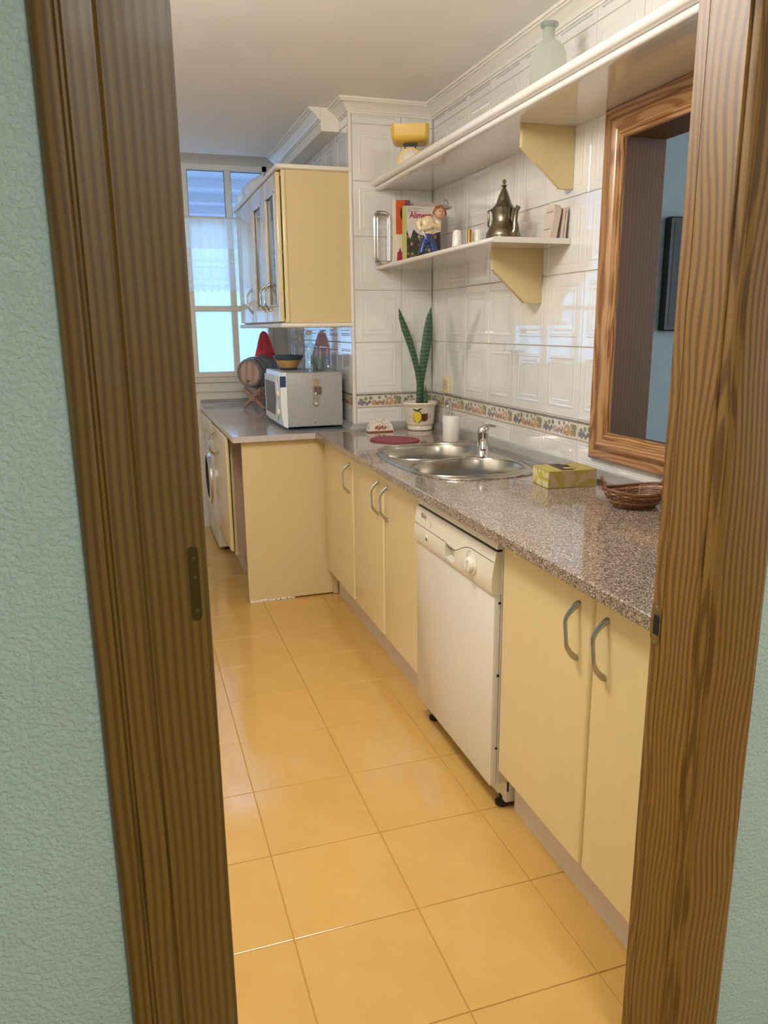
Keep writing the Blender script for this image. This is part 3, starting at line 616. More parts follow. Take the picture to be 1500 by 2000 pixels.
# ------------------------------------------------------------------ dishwasher
dw = thing('dishwasher', (1.15, 2.045, 0), 'white freestanding dishwasher with a round dial between the cream cabinets', 'dishwasher')
a, b = 1.747, 2.338
obj('housing', MB().box(0.893, 1.42, a, b, 0.085, 0.80, 0.002), 'appl', dw)
obj('base', MB().box(0.922, 1.42, a, b, 0.018, 0.085, 0.003), 'appl', dw)
obj('door', MB().box(0.872, 0.892, a+0.002, b-0.002, 0.083, 0.655, 0.003, 2), 'appl', dw)
# control panel: thick curved fascia with a recessed grip
prof = [(0.892, 0.655), (0.866, 0.655), (0.862, 0.664), (0.863, 0.700), (0.869, 0.745), (0.875, 0.772), (0.892, 0.772)]
gy0, gy1, gz0, gz1 = 1.995, 2.068, 0.668, 0.712
cp = obj('control_panel', MB().sweep((0, a, 0), (0, gy0, 0), [(x, z) for x, z in prof], (1, 0, 0), (0, 0, 1)).sweep((0, gy1, 0), (0, b, 0), [(x, z) for x, z in prof], (1, 0, 0), (0, 0, 1))
   .sweep((0, gy0, 0), (0, gy1, 0), [(0.892, 0.655), (0.866, 0.655), (0.862, 0.664), (0.8622, gz0), (0.884, gz0+0.006), (0.892, gz0+0.006)], (1, 0, 0), (0, 0, 1))
   .sweep((0, gy0, 0), (0, gy1, 0), [(0.892, gz1), (0.8645, gz1), (0.869, 0.745), (0.875, 0.772), (0.892, 0.772)], (1, 0, 0), (0, 0, 1)).box(0.886, 0.892, gy0, gy1, gz0, gz1), 'applp', dw)
obj('grip_lip', MB().box(0.8605, 0.868, gy0+0.006, gy1-0.006, gz0-0.003, gz0+0.007, 0.002, 2), 'appl', cp)
# seam line that dips around the grip and rises over the dial
pts = []
for i in range(41):
    t = i/40; y = b-0.004-(b-a-0.008)*t
    z = 0.716
    if y > gy1: z = 0.716
    elif y > gy0-0.015: z = 0.716-0.010*sin(pi*min(1, (gy1-y)/(gy1-gy0+0.015)))
    else:
        q = (gy0-0.015-y)/(gy0-0.015-a); z = 0.716+0.028*min(1, sin(min(1, q*2.6)*pi/2))
    x = 0.863+(z-0.700)*0.0060/0.045 if z > 0.70 else 0.8629
    pts.append((x+0.0002, y, z))
obj('seam', MB().tube(pts, 0.0010, 6), 'black', cp, label='thin dark seam line')
obj('lid', MB().sweep((0, a, 0), (0, b, 0), [(0.893, 0.779), (0.877, 0.779), (0.880, 0.806), (0.893, 0.812)], (1, 0, 0), (0, 0, 1)), 'applp', dw)
obj('gap_strip', MB().box(0.879, 0.893, a+0.004, b-0.004, 0.772, 0.779), 'black', dw)
kb = obj('dial', MB().lathe([(0.030, 0), (0.0295, 0.004), (0.024, 0.006), (0.0215, 0.016), (0.019, 0.018)], (0.864, 1.872, 0.703), 32, (-1, 0, 0.06)), 'applp', cp)
obj('dial_grip', MB().box(0.838, 0.850, 1.866, 1.878, 0.684, 0.722, 0.004, 2), 'appl', cp)
obj('start_button', MB().lathe([(0.010, 0), (0.0095, 0.003), (0.006, 0.0045)], (0.8635, 2.222, 0.690), 20, (-1, 0, 0)), 'applp', cp)
obj('button_mark', MB().box(0.8588, 0.8595, 2.214, 2.222, 0.682, 0.692), 'ink', cp)
tm = text_mesh('Balay', 0.022, 0.0003); tm.xf(frame((0.8688, 2.288, 0.744), (0, -1, 0), (0.13, 0, 0.99), (-1, 0, 0))); obj('lettering', tm, 'ink', cp, smooth=0)
mb = MB()
for i in range(3): mb.box(0.8665, 0.8672, 2.196, 2.199, 0.728+i*0.006, 0.731+i*0.006)
obj('indicator_marks', mb, 'ink', cp, smooth=0); mb = MB()
for i in range(7):
    an = pi*0.65+i*0.22; mb.box(0.8618, 0.8625, 1.872-0.040*cos(an)-0.003, 1.872-0.040*cos(an)+0.003, 0.703+0.040*sin(an)-0.0008, 0.703+0.040*sin(an)+0.0008)
obj('tick_marks', mb, 'ink', cp, smooth=0)
for y in (1.775, 2.300): obj('foot', MB().lathe([(0.018, 0), (0.020, 0.003), (0.020, 0.010), (0.010, 0.014), (0.010, 0.03)], (0.925, y, 0), 18), 'black', dw)
for z in (0.63, 0.42, 0.20): obj('screw', MB().lathe([(0.004, 0), (0.003, 0.001)], (0.888, a-0.0004, z), 10, (0, -1, 0)), 'dark', dw)
obj('side_strip', MB().box(0.8925, 0.90, a-0.003, a+0.002, 0.085, 0.80), 'appl', dw)
obj('base_slot', MB().box(0.926, 0.931, a-0.0008, a+0.001, 0.055, 0.085), 'dark', dw)

# ------------------------------------------------------------------ worktops
sink_out = sell(1.143, 2.697, 0.233, 0.405, 3.2, 64)
bowls = [(1.134, 2.884, 0.204, 0.176), (1.134, 2.518, 0.204, 0.172)]
hole = sell(1.143, 2.697, 0.222, 0.392, 3.2, 64)
mb = plate([(0.837, DW1), (XR-0.001, DW1), (XR-0.001, YC-0.001), (XC+0.001, YC-0.001), (XC+0.001, 3.655), (0.837, 3.655)], [hole], 0.820, 0.8495)
gw = tag(obj('granite_worktop', mb, 'granite', smooth=20), 'polished speckled brown granite worktop of the right run, holding the sink', 'worktop')
bv = gw.modifiers.new('edge', 'BEVEL'); bv.width = 0.003; bv.segments = 2; bv.limit_method = 'ANGLE'; bv.angle_limit = radians(60)
tag(obj('back_worktop', MB().box(0.436, XC-0.001, 3.657, YW-0.001, 0.820, 0.8495, 0.002), 'laminate'), 'pale grey worktop under the microwave running back to the window', 'worktop')
UP = [(0, 0), (0.034, 0), (0.034, 0.010), (0.028, 0.013), (0.012, 0.030), (0.004, 0.033), (0, 0.033)]
tag(obj('upstand', MB().sweep((XR-0.0015, DW1, 0.850), (XR-0.0015, YC-0.0015, 0.850), UP, (-1, 0, 0), (0, 0, 1), 0, 1).sweep((XR-0.0015, YC-0.0015, 0.850), (XC-0.0015, YC-0.0015, 0.850), UP, (0, -1, 0), (0, 0, 1), 1, -1)
  .sweep((XC-0.0015, YC-0.0015, 0.850), (XC-0.0015, YW-0.0015, 0.850), UP, (-1, 0, 0), (0, 0, 1), -1, 1).sweep((XC-0.0015, YW-0.0015, 0.850), (0.44, YW-0.0015, 0.850), UP, (0, -1, 0), (0, 0, 1), 1, 0), 'alu'), 'satin grey sealing strip along the back of the worktops', 'trim strip')

# ------------------------------------------------------------------ sink and tap
sk = thing('sink', (1.143, 2.697, 0.85), 'stainless steel double bowl sink let into the granite worktop', 'sink')
holes_ = [sell(cx, cy, a_, b_, 2.5, 48) for cx, cy, a_, b_ in bowls]
mb = plate(sink_out, holes_, 0.8502, 0.8530)
obj('rim', mb, 'steel', sk, smooth=25)
mb = MB(); mb.tube([(x, y, 0.8525) for x, y in sell(1.143, 2.697, 0.231, 0.403, 3.2, 64)], 0.0045, 8, cyc=True); obj('raised_edge', mb, 'steel', sk)
for cx, cy, a_, b_ in bowls:
    rings = []
    for s_, z in ((1.0, 0.8532), (0.985, 0.848), (0.96, 0.80), (0.93, 0.72), (0.85, 0.702), (0.5, 0.697), (0.12, 0.695)):
        rings.append([Vector((x, y, z)) for x, y in sell(cx, cy, a_*s_, b_*s_, 2.5, 48)])
    bw = obj('bowl', MB().loft(rings, False, True), 'steel', sk)
    obj('lip', MB().tube([(x, y, 0.8532) for x, y in sell(cx, cy, a_*1.005, b_*1.005, 2.5, 48)], 0.0028, 6, cyc=True), 'steel', bw)
    obj('drain', MB().lathe([(0.038, 0), (0.036, 0.003), (0.022, 0.001), (0.008, 0.003)], (cx, cy, 0.696), 24), 'chrome', bw)
tp = thing('tap', (1.275, 2.687, 0.853), 'chrome mixer tap standing between the two sink bowls', 'tap')
obj('body', MB().lathe([(0.027, 0), (0.027, 0.006), (0.022, 0.012), (0.0205, 0.05), (0.0205, 0.088), (0.023, 0.092), (0.023, 0.112), (0.019, 0.118)], (1.275, 2.687, 0.853), 28), 'chrome', tp)
obj('spout', MB().tube([(1.270, 2.675, 0.905), (1.258, 2.650, 0.922), (1.240, 2.612, 0.928), (1.226, 2.582, 0.922), (1.222, 2.574, 0.902)], [0.013, 0.0125, 0.012, 0.012, 0.0115], 14), 'chrome', tp)
obj('lever', MB().tube([(1.275, 2.687, 0.968), (1.285, 2.68, 0.976), (1.300, 2.674, 0.978), (1.318, 2.666, 0.975)], [0.016, 0.010, 0.0075, 0.006], 12, flat=0.6), 'chrome', tp)

# ------------------------------------------------------------------ small things on the granite
sd = thing('soap_dispenser', (1.338, 3.150, 0.85), 'white cylindrical soap dispenser with chrome pump behind the sink', 'soap dispenser')
obj('bottle', MB().lathe([(0.036, 0), (0.038, 0.003), (0.038, 0.112), (0.0365, 0.115), (0.010, 0.116)], (1.338, 3.150, 0.85), 36), 'whitecer', sd)
obj('pump', MB().lathe([(0.012, 0.116), (0.012, 0.130), (0.006, 0.132), (0.006, 0.150), (0.0095, 0.152), (0.0095, 0.168), (0.004, 0.170)], (1.338, 3.150, 0.85), 18).tube([(1.338, 3.15, 1.012), (1.318, 3.142, 1.012), (1.308, 3.138, 1.004)], 0.004, 8), 'chrome', sd)

PX, PY = 1.355, 3.588
pt = thing('potted_snake_plant', (PX, PY, 0.85), 'snake plant with two upright leaves in a cream pot painted with a lemon', 'potted plant')
pot = obj('pot', MB().lathe([(0.058, 0), (0.062, 0.003), (0.063, 0.016), (0.061, 0.022), (0.066, 0.026), (0.070, 0.034), (0.075, 0.112), (0.078, 0.118), (0.086, 0.126), (0.088, 0.133), (0.085, 0.138), (0.079, 0.134), (0.072, 0.120), (0.070, 0.115)], (PX, PY, 0.85), 40, cap1=False), 'ceramic', pt)
obj('soil', MB().lathe([(0.071, 0.112), (0.03, 0.118), (0.004, 0.120)], (PX, PY, 0.85), 24, cap0=False), 'soil', pt)
def on_pot(u, v, off=0.0008):
    """u across (m), v height above worktop, on the pot surface facing the camera"""
    r = 0.070+(v-0.034)*0.005/0.078+off; base = math.atan2(-PY, -PX)+0.0; an = base+u/r; return Vector((PX+r*cos(an), PY+r*sin(an), 0.85+v))
def decal(poly2, off): # polygon fan on pot surface
    cx = sum(p[0] for p in poly2)/len(poly2); cy = sum(p[1] for p in poly2)/len(poly2); mb = MB()
    rings = [[on_pot(cx+(x-cx)*s_, cy+(y-cy)*s_, off*(1.0 if s_ < 1 else 0.2)) for x, y in poly2] for s_ in (1.0, 0.9, 0.5, 0.05)]; mb.loft(rings, False, True); return mb
lem = [(-0.013+0.0225*cos(t)*(1-0.18*abs(sin(t))**3), 0.070+0.030*sin(t)+(-0.006 if sin(t) < -0.93 else 0)) for t in [2*pi*i/28 for i in range(28)]]
lem2 = [(-0.0115+0.0245*cos(t)*(1-0.18*abs(sin(t))**3), 0.0695+0.032*sin(t)) for t in [2*pi*i/28 for i in range(28)]]
plm = [(0.022+0.020*cos(t), 0.066+0.020*sin(t)) for t in [2*pi*i/24 for i in range(24)]]
obj('painted_plum', decal(plm, 0.0007), 'plum', pot); obj('lemon_outline', decal(lem2, 0.0011), 'dkgreen', pot); obj('painted_lemon', decal(lem, 0.0015), 'lemon', pot)  # larger dark green glaze shape edges the painted lemon
for (cx, cy, an, ln) in ((-0.023, 0.103, 2.9, 0.013), (-0.003, 0.105, 0.4, 0.014), (-0.012, 0.099, -1.3, 0.006), (0.036, 0.082, 0.9, 0.008)):
    lf = [(cx+ln*cos(t)*cos(an)-0.0042*sin(t)*sin(an), cy+ln*cos(t)*sin(an)+0.0042*sin(t)*cos(an)) for t in [2*pi*i/14 for i in range(14)]]
    obj('painted_leaf', decal(lf, 0.0019), 'dkgreen', pot)
for sgn in (-1, 1):
    for k in range(2): obj('painted_dash', decal([(sgn*0.052+dx, 0.070-k*0.006+dy) for dx, dy in ((-0.004, -0.0012), (0.004, -0.0012), (0.004, 0.0012), (-0.004, 0.0012))], 0.0008), 'navy', pot)
def leaf(path, wd):
    mb = MB(); n = len(path); rings = []
    for i in range(n):
        p = Vector(path[i]); a = Vector(path[max(0, i-1)]); b_ = Vector(path[min(n-1, i+1)]); t = (b_-a).normalized()
        s_ = t.cross(Vector((0.15, 1, 0.0))).normalized(); nn = s_.cross(t).normalized(); w_ = wd[i]
        rings.append([p+s_*w_, p+s_*w_*0.5-nn*w_*0.16+nn*0.0015, p-nn*w_*0.25, p-s_*w_*0.5-nn*w_*0.16+nn*0.0015, p-s_*w_, p-s_*w_*0.45+nn*0.0025-nn*w_*0.05, p+nn*0.002-nn*w_*0.08, p+s_*w_*0.45+nn*0.0025-nn*w_*0.05])
    return mb.loft(rings)
def px(u, v, y=PY): return (PX+(u-820)*0.002625*y/3.6, y, 0.985+(783-v)*0.00246)
obj('leaf', leaf([px(815, 800), px(818, 770), px(819, 745), px(815, 720), px(808, 690), px(800, 665), px(790, 638), px(783, 618), px(779, 600)], [0.012, 0.013, 0.014, 0.014, 0.0155, 0.0175, 0.0165, 0.0115, 0.0012]), 'leaf', pt)
obj('leaf', leaf([px(826, 800, PY+0.01), px(824, 770, PY+0.01), px(824, 745, PY+0.01), px(827, 720, PY+0.01), px(831, 690, PY+0.01), px(835, 665, PY+0.01), px(838, 640, PY+0.01), px(840, 618, PY+0.01), px(843, 598, PY+0.01)], [0.013, 0.014, 0.015, 0.018, 0.023, 0.0245, 0.0225, 0.0145, 0.0012]), 'leaf', pt)
obj('leaf', leaf([px(832, 805, PY-0.015), px(831, 785, PY-0.015), px(830, 765, PY-0.015), px(829, 750, PY-0.015)], [0.010, 0.009, 0.007, 0.001]), 'leaf', pt)

nh = thing('napkin_holder', (1.142, 3.575, 0.85), 'fan shaped floral ceramic napkin holder left of the plant pot', 'napkin holder')
def fan(cx, cy, r, y, t):
    pts = [(cx+r*cos(a)*(1+0.012*cos(14*a)), y, cy+r*0.98*sin(a)*(1+0.012*cos(14*a))) for a in [pi*i/36 for i in range(37)]]
    return MB().prism(pts, (0, t, 0))
for yy in (3.560, 3.588): obj('side_plate', fan(1.142, 0.855, 0.064, yy, 0.006), 'majolica', nh)
obj('base', MB().box(1.080, 1.204, 3.556, 3.598, 0.85, 0.857, 0.002), 'terra', nh)
mb = MB(); 
for i in range(7): mb.ball((1.116+0.008*i, 3.5585, 0.872+0.006*sin(i*2.1)), 0.0065, 10, 6, sc=(1, 0.25, 1))
obj('painted_flowers', mb, 'terra', nh)
mt_ = [( 1.118+0.100*cos(t)*(1.0 if cos(t) > -0.2 else 1+0.12*(-cos(t)-0.2)), 3.272+0.112*sin(t)-0.02*cos(t)) for t in [2*pi*i/48 for i in range(48)]]
tag(obj('trivet', MB().prism([(x, y, 0.8502) for x, y in mt_], (0, 0, 0.005)), 'crimson'), 'flat crimson oval mat lying on the granite by the sink', 'mat')

# tissue box
tb = thing('tissue_box', (1.305, 2.140, 0.85), 'olive and brown patterned tissue box on the granite near the sink', 'tissue box')
Mx = Matrix.Translation((1.305, 2.140, 0.85)) @ Matrix.Rotation(radians(-6), 4, 'Z')
hx, hy, hz = 0.082, 0.062, 0.054
for xa in (-hx, hx-0.0015): obj('side_card', MB().box(xa, xa+0.0015, -hy, hy, 0, hz).xf(Mx), 'swirl', tb, smooth=0)
for ya in (-hy, hy-0.0015): obj('long_card', MB().box(-hx+0.0015, hx-0.0015, ya, ya+0.0015, 0, hz).xf(Mx), 'swirl2', tb, smooth=0)
top = plate([(-hx, -hy), (hx, -hy), (hx, hy), (-hx, hy)], [[(-0.018, -hy+0.030), (0.028, -hy+0.030), (0.028, hy-0.014), (-0.018, hy-0.014)]], hz-0.0015, hz+0.0003)
obj('top_card', top.xf(Mx), 'olive', tb, smooth=0)
obj('dark_band', MB().box(-0.030, 0.010, -hy+0.012, hy-0.004, hz+0.0004, hz+0.0018).xf(Mx), 'chocolate', tb, smooth=0)
obj('open_flap', MB().box(-0.012, 0.030, -0.0006, 0.0006, 0, 0.010).xf(Mx @ Matrix.Translation((0, -hy+0.032, hz+0.001)) @ Matrix.Rotation(radians(-70), 4, 'X')), 'swirl2', tb, smooth=0)
obj('bottom_card', MB().box(-hx, hx, -hy, hy, 0.0, 0.0015).xf(Mx), 'olive', tb, smooth=0)

# wicker basket
BX, BY, BZ = 1.325, 1.795, 0.85
bk = thing('wicker_basket', (BX, BY, BZ), 'oval dark wicker basket with two loop handles on the granite', 'basket')
mb = MB(); mbl = MB()
NL = 9
def brim(t, an, wob=0.0, ph=0):
    a_ = 0.060+0.034*t**0.8; b_ = 0.046+0.028*t**0.8
    r = 1+wob*sin(14*an+ph); return Vector((BX+a_*r*cos(an), BY+b_*r*sin(an), BZ+0.004+0.042*t+0.006*t*cos(2*an)))
for k in range(NL):
    t = k/(NL-1); pts = [brim(t, 2*pi*i/56, 0.022, pi*k) for i in range(56)]; (mbl if k in (3, 7) else mb).tube(pts, 0.0028, 6, cyc=True)
w1 = obj('weave', mb, 'wicker', bk); w1['kind'] = 'stuff'
w2 = obj('pale_weave', mbl, 'wickerl', bk); w2['kind'] = 'stuff'
mb = MB()
for i in range(14): mb.tube([brim(t, 2*pi*i/14) for t in (0, 0.25, 0.5, 0.75, 1.0)], 0.0024, 6)
w3 = obj('ribs', mb, 'wickerl', bk); w3['kind'] = 'stuff'
mb = MB(); 
for r_ in (0.94, 1.0): mb.tube([brim(1.04, 2*pi*i/56)+Vector((0, 0, 0.003)) for i in range(56)], 0.0036 if r_ == 1 else 0.003, 6, cyc=True)
obj('rim', mb, 'wicker', bk)
obj('base', MB().loft([[Vector((BX+0.058*s_*cos(2*pi*i/32), BY+0.045*s_*sin(2*pi*i/32), BZ+0.003+z)) for i in range(32)] for s_, z in ((1.0, -0.003), (1.0, 0.004), (0.5, 0.002), (0.1, 0.004))]), 'wicker', bk)
for an, hh in ((2.75, 0.036), (-0.2, 0.026)):
    p0, p1 = brim(1, an-0.42), brim(1, an+0.42); mid = brim(1, an)
    pts = [p0.lerp(p1, i/12)+Vector((cos(an)*0.014*sin(pi*i/12), 0.01*sin(an)*sin(pi*i/12), hh*sin(pi*i/12))) for i in range(13)]
    obj('handle', MB().tube(pts, 0.0034, 8), 'wicker', bk)

# socket
so = thing('wall_socket', (XR, 3.495, 1.033), 'ivory power socket on the tiled right wall beside the plant', 'socket')
obj('plate', MB().box(XR-0.010, XR-0.001, 3.452, 3.538, 1.034, 1.112, 0.003, 2), 'socket', so)
obj('recess', MB().lathe([(0.026, 0), (0.026, 0.0015), (0.022, 0.0015), (0.021, 0.0004), (0.001, 0.0004)], (XR-0.010, 3.495, 1.072), 24, (-1, 0, 0)), 'beigep', so)
obj('pin_hole', MB().lathe([(0.003, 0), (0.003, 0.0012)], (XR-0.0095, 3.507, 1.072), 10, (-1, 0, 0)).lathe([(0.003, 0), (0.003, 0.0012)], (XR-0.0095, 3.489, 1.072), 10, (-1, 0, 0)), 'dark', so)

# ------------------------------------------------------------------ shelves
us = thing('upper_shelf', (1.31, 2.4, 1.98), 'long white shelf with double beaded edge running above the hatch', 'shelf')
obj('board', MB().box(1.172, XR-0.0015, DW1+0.002, YC-0.002, 1.982, 2.004), 'shelf', us)
def bead(cx, cz, r, n=10, a0=90, a1=270): return [(cx+r*cos(radians(a0+(a1-a0)*i/n)), cz+r*sin(radians(a0+(a1-a0)*i/n))) for i in range(n+1)]
prof = [(1.176, 2.018)]+bead(1.160, 2.004, 0.014)+[(1.168, 1.9895)]+bead(1.174, 1.980, 0.0095, 8)+[(1.190, 1.9705), (1.190, 1.982), (1.176, 1.982)]
obj('beaded_edge', MB().sweep((0, DW1+0.002, 0), (0, YC-0.002, 0), prof, (1, 0, 0), (0, 0, 1)), 'shelf', us)
def bracket(name, y, xo, zt, zb, drop, xi, par):
    """plate bracket in the xz plane"""
    return obj(name, MB().prism([(XR-0.0015, y, zt), (xo, y, zt), (xo, y, zt-drop), (xi, y, zb), (XR-0.0015, y, zb)], (0, 0.018, 0)), 'cabmatt', par, smooth=0, label='cream yellow angled bracket')
bracket('bracket', 2.418, 1.265, 1.9815, 1.790, 0.070, 1.412, us)
ls = thing('lower_shelf', (1.31, 3.05, 1.615), 'short white shelf with rounded edge carrying books and teapot', 'shelf')
obj('board', MB().sweep((0, 2.418, 0), (0, YC-0.002, 0), [(XR-0.0015, 1.6165), (1.176, 1.6165)]+bead(1.176, 1.6255, 0.009, 8, 270, 90)+[(XR-0.0015, 1.6345)], (1, 0, 0), (0, 0, 1)), 'shelf', ls)
bracket('bracket', 2.600, 1.259, 1.6162, 1.428, 0.072, 1.390, ls)
ZS = 1.635; ZU = 2.0045

# ------------------------------------------------------------------ things on the lower shelf
def book(name, x0, x1, y, th, z0, h, covers, label, group='books on the lower shelf'):
    t = thing(name, ((x0+x1)/2, y+th/2, z0), label, 'book', group)
    obj('cover', MB().box(x0, x1, y, y+0.002, z0, z0+h, 0.0004), covers, t)
    obj('back_cover', MB().box(x0, x1, y+th-0.002, y+th, z0, z0+h, 0.0004), covers, t)
    obj('pages', MB().box(x0+0.003, x1-0.003, y+0.0022, y+th-0.0022, z0+0.003, z0+h-0.003), 'paper', t)
    return t
b1 = book('book', 1.212, 1.384, 3.400, 0.022, ZS, 0.232, 'cover', 'greyish cookery book facing out with crimson title and produce photo')
obj('spine', MB().box(1.2075, 1.212, 3.399, 3.4215, ZS, ZS+0.232, 0.001), 'green', b1)
obj('spine_band', MB().box(1.212, 1.220, 3.3985, 3.4, ZS, ZS+0.232), 'green', b1)
ph_ = [(1.221, ZS+0.002)]+[(1.382, ZS+0.002)]+[(1.382-0.161*i/10, ZS+0.118+0.016*sin(i*1.9)+0.010*cos(i*3.1)) for i in range(11)]
obj('produce_photo', MB().prism([(x, 3.3996, z) for x, z in ph_], (0, -0.0006, 0)), 'produce', b1, smooth=0)
for s_, sz_, ox, oz, bd, mt in (('Alimenta', 0.037, 1.235, ZS+0.182, 0.0008, 'redink'), ('tu', 0.022, 1.268, ZS+0.166, 0.0002, 'ink'), ('salud', 0.037, 1.280, ZS+0.148, 0.0009, 'redink')):
    tm = text_mesh(s_, sz_, 0.0003, bd); tm.xf(frame((ox, 3.3994, oz), (0.84, 0, 0), (0, 0, 1), (0, -1, 0))); obj('lettering', tm, mt, b1, smooth=0)
mb = MB()
for i, wd_ in enumerate((0.070, 0.055, 0.060)): mb.box(1.226, 1.226+wd_, 3.3993, 3.3996, ZS+0.222-i*0.0065, ZS+0.2235-i*0.0065)
obj('small_print', mb, 'ink', b1, smooth=0)
b2 = book('book', 1.180, 1.256, 3.445, 0.030, ZS, 0.262, 'paper', 'orange and cream book with mauve edge standing behind the cookery book')
obj('orange_block', MB().box(1.186, 1.235, 3.4438, 3.4449, ZS+0.118, ZS+0.262), 'orange', b2, smooth=0)
obj('red_print', MB().prism([(x, 3.4448, ZS+z) for x, z in ((1.190, 0.004), (1.232, 0.004), (1.228, 0.030), (1.219, 0.052), (1.212, 0.040), (1.205, 0.062), (1.199, 0.045), (1.192, 0.038))], (0, -0.001, 0)), 'redink', b2, smooth=0)
obj('dark_print', MB().prism([(1.236+0.030*cos(t), 3.4437, ZS+0.205+0.040*sin(t)) for t in [pi/2+pi*i/14 for i in range(15)]], (0, -0.0008, 0)), 'dkgreen', b2, smooth=0)
obj('mauve_edge', MB().box(1.230, 1.252, 3.4405, 3.4428, ZS, ZS+0.262), 'purple', b2, smooth=0)
b3 = book('book', 1.214, 1.420, 3.485, 0.030, ZS, 0.262, 'beigep', 'plain grey brown book at the back, showing above the cookery book')
rk = thing('wire_rack', (1.172, 3.63, ZS), 'chrome wire stand with coiled corners beside the orange book', 'stand')
def rr(x0, x1, z0, z1, r, y, n=6):
    p = []
    for cx, cz, a0 in ((x1-r, z1-r, 0), (x0+r, z1-r, 90), (x0+r, z0+r, 180), (x1-r, z0+r, 270)):
        for i in range(n+1): an = radians(a0+90*i/n); p.append((cx+r*cos(an), y, cz+r*sin(an)))
    return p
obj('wire', MB().tube(rr(1.144, 1.218, ZS+0.003, ZS+0.238, 0.026, 3.630), 0.0028, 8, cyc=True).tube(rr(1.158, 1.218, ZS+0.016, ZS+0.222, 0.014, 3.630), 0.0022, 8, cyc=True).tube(rr(1.150, 1.218, ZS+0.003, ZS+0.230, 0.02, 3.655), 0.0025, 8, cyc=True), 'chrome', rk)
for zz, sg in ((ZS+0.212, 1), (ZS+0.029, -1)):
    mb = MB()
    for k in range(7):
        an = radians(90+15*k)
        c_ = Vector((1.170+0.022*cos(an), 3.630, zz+sg*0.022*sin(an))); mb.tube([c_+Vector((0.009*cos(an)*cos(t), 0.007*sin(t), sg*0.009*sin(an)*cos(t))) for t in [2*pi*i/10 for i in range(10)]], 0.0018, 6, cyc=True)
    obj('coil', mb, 'chrome', rk)
# figurine
FX, FY = 1.240, 3.19
fg = thing('figurine', (FX, FY, ZS), 'glazed figurine with folded arms, brown curls and blue trousers before the book', 'figurine')
S = 1.0
def F(x, y, z): return (FX+x*S, FY+y*S, ZS+z*S)
obj('trousers', MB().loft([[Vector(F(sx_*0.0+a_*cos(t), 0.013*cos(0)*0+b_*sin(t), z)) for t in [2*pi*i/16 for i in range(16)]] for sx_, a_, b_, z in ((0, 0.018, 0.013, 0.045), (0, 0.020, 0.014, 0.060), (0, 0.017, 0.013, 0.074), (0, 0.012, 0.010, 0.080))])
  .tube([F(-0.010, 0, 0.056), F(-0.020, -0.002, 0.030), F(-0.026, -0.002, 0.004)], [0.0135, 0.0125, 0.012], 12).tube([F(0.010, 0, 0.056), F(0.020, -0.002, 0.030), F(0.026, -0.002, 0.004)], [0.0135, 0.0125, 0.012], 12), 'blueglaze', fg)
obj('torso', MB().loft([[Vector(F(a_*cos(t), b_*sin(t), z)) for t in [2*pi*i/20 for i in range(20)]] for a_, b_, z in ((0.014, 0.011, 0.070), (0.020, 0.015, 0.085), (0.027, 0.017, 0.105), (0.029, 0.016, 0.118), (0.020, 0.013, 0.128), (0.008, 0.008, 0.133))])
  .tube([F(-0.027, 0, 0.120), F(-0.038, -0.006, 0.106), F(-0.034, -0.014, 0.090), F(-0.006, -0.022, 0.094), F(0.012, -0.022, 0.100)], [0.010, 0.011, 0.010, 0.0075, 0.006], 12)
  .tube([F(0.027, 0, 0.120), F(0.038, -0.006, 0.108), F(0.034, -0.014, 0.096), F(0.008, -0.024, 0.102), F(-0.012, -0.024, 0.106)], [0.010, 0.011, 0.010, 0.0075, 0.006], 12), 'creamcloth', fg)
obj('hanging_cloth', MB().loft([[Vector(F(x+0.003*cos(t), -0.016+0.002*sin(t), z)) for t in [2*pi*i/8 for i in range(8)]] for x, z in ((-0.030, 0.098), (-0.026, 0.082), (-0.016, 0.066), (-0.012, 0.064))]), 'whitecer', fg)
hd = obj('head', MB().ball(F(0.032, -0.004, 0.143), 0.019, 18, 12, sc=(1, 0.95, 1.05)).ball(F(0.030, -0.023, 0.140), 0.004, 8, 6), 'skin', fg)
mb = MB(); random.seed(5)
for i in range(40):
    t = random.uniform(0, 2*pi); z = random.uniform(-0.3, 1); rr_ = sqrt(max(0, 1-z*z)); p = Vector((rr_*cos(t), rr_*sin(t), z))
    if p.y < -0.55 and p.z < 0.35: continue
    mb.ball(Vector(F(0.034, 0, 0.146))+p*0.018, 0.0075, 8, 6)
obj('curls', mb, 'brownglaze', hd)
obj('beret', MB().ball(F(0.050, 0.004, 0.163), 0.016, 14, 8, sc=(1.2, 1, 0.6)).tube([F(0.045, 0, 0.166), F(0.044, 0, 0.182), F(0.052, 0, 0.192), F(0.060, 0, 0.184), F(0.066, 0, 0.172)], [0.005, 0.004, 0.0045, 0.004, 0.002], 8).tube([F(0.056, 0, 0.163), F(0.072, 0, 0.162), F(0.078, 0, 0.168)], [0.006, 0.005, 0.001], 8), 'greyglaze', hd)
for x in (-0.026, 0.026): obj('shoe', MB().ball(F(x, -0.008, 0.0075), 0.010, 12, 8, sc=(0.9, 1.5, 0.75)), 'black', fg)
obj('ground_plate', MB().lathe([(0.040, 0), (0.040, 0.002), (0.036, 0.003)], F(0, -0.002, 0.0), 24, sy=0.6), 'creamcloth', fg)
obj('eyes', MB().ball(F(0.026, -0.0215, 0.147), 0.0018, 8, 6).ball(F(0.036, -0.0215, 0.147), 0.0018, 8, 6), 'black', hd)
obj('mouth', MB().ball(F(0.031, -0.0205, 0.134), 0.003, 8, 6, sc=(1, 0.4, 0.3)), 'redink', hd)
hd.location.x += 0.010; fg.scale = (1.22, 1.22, 1.22)
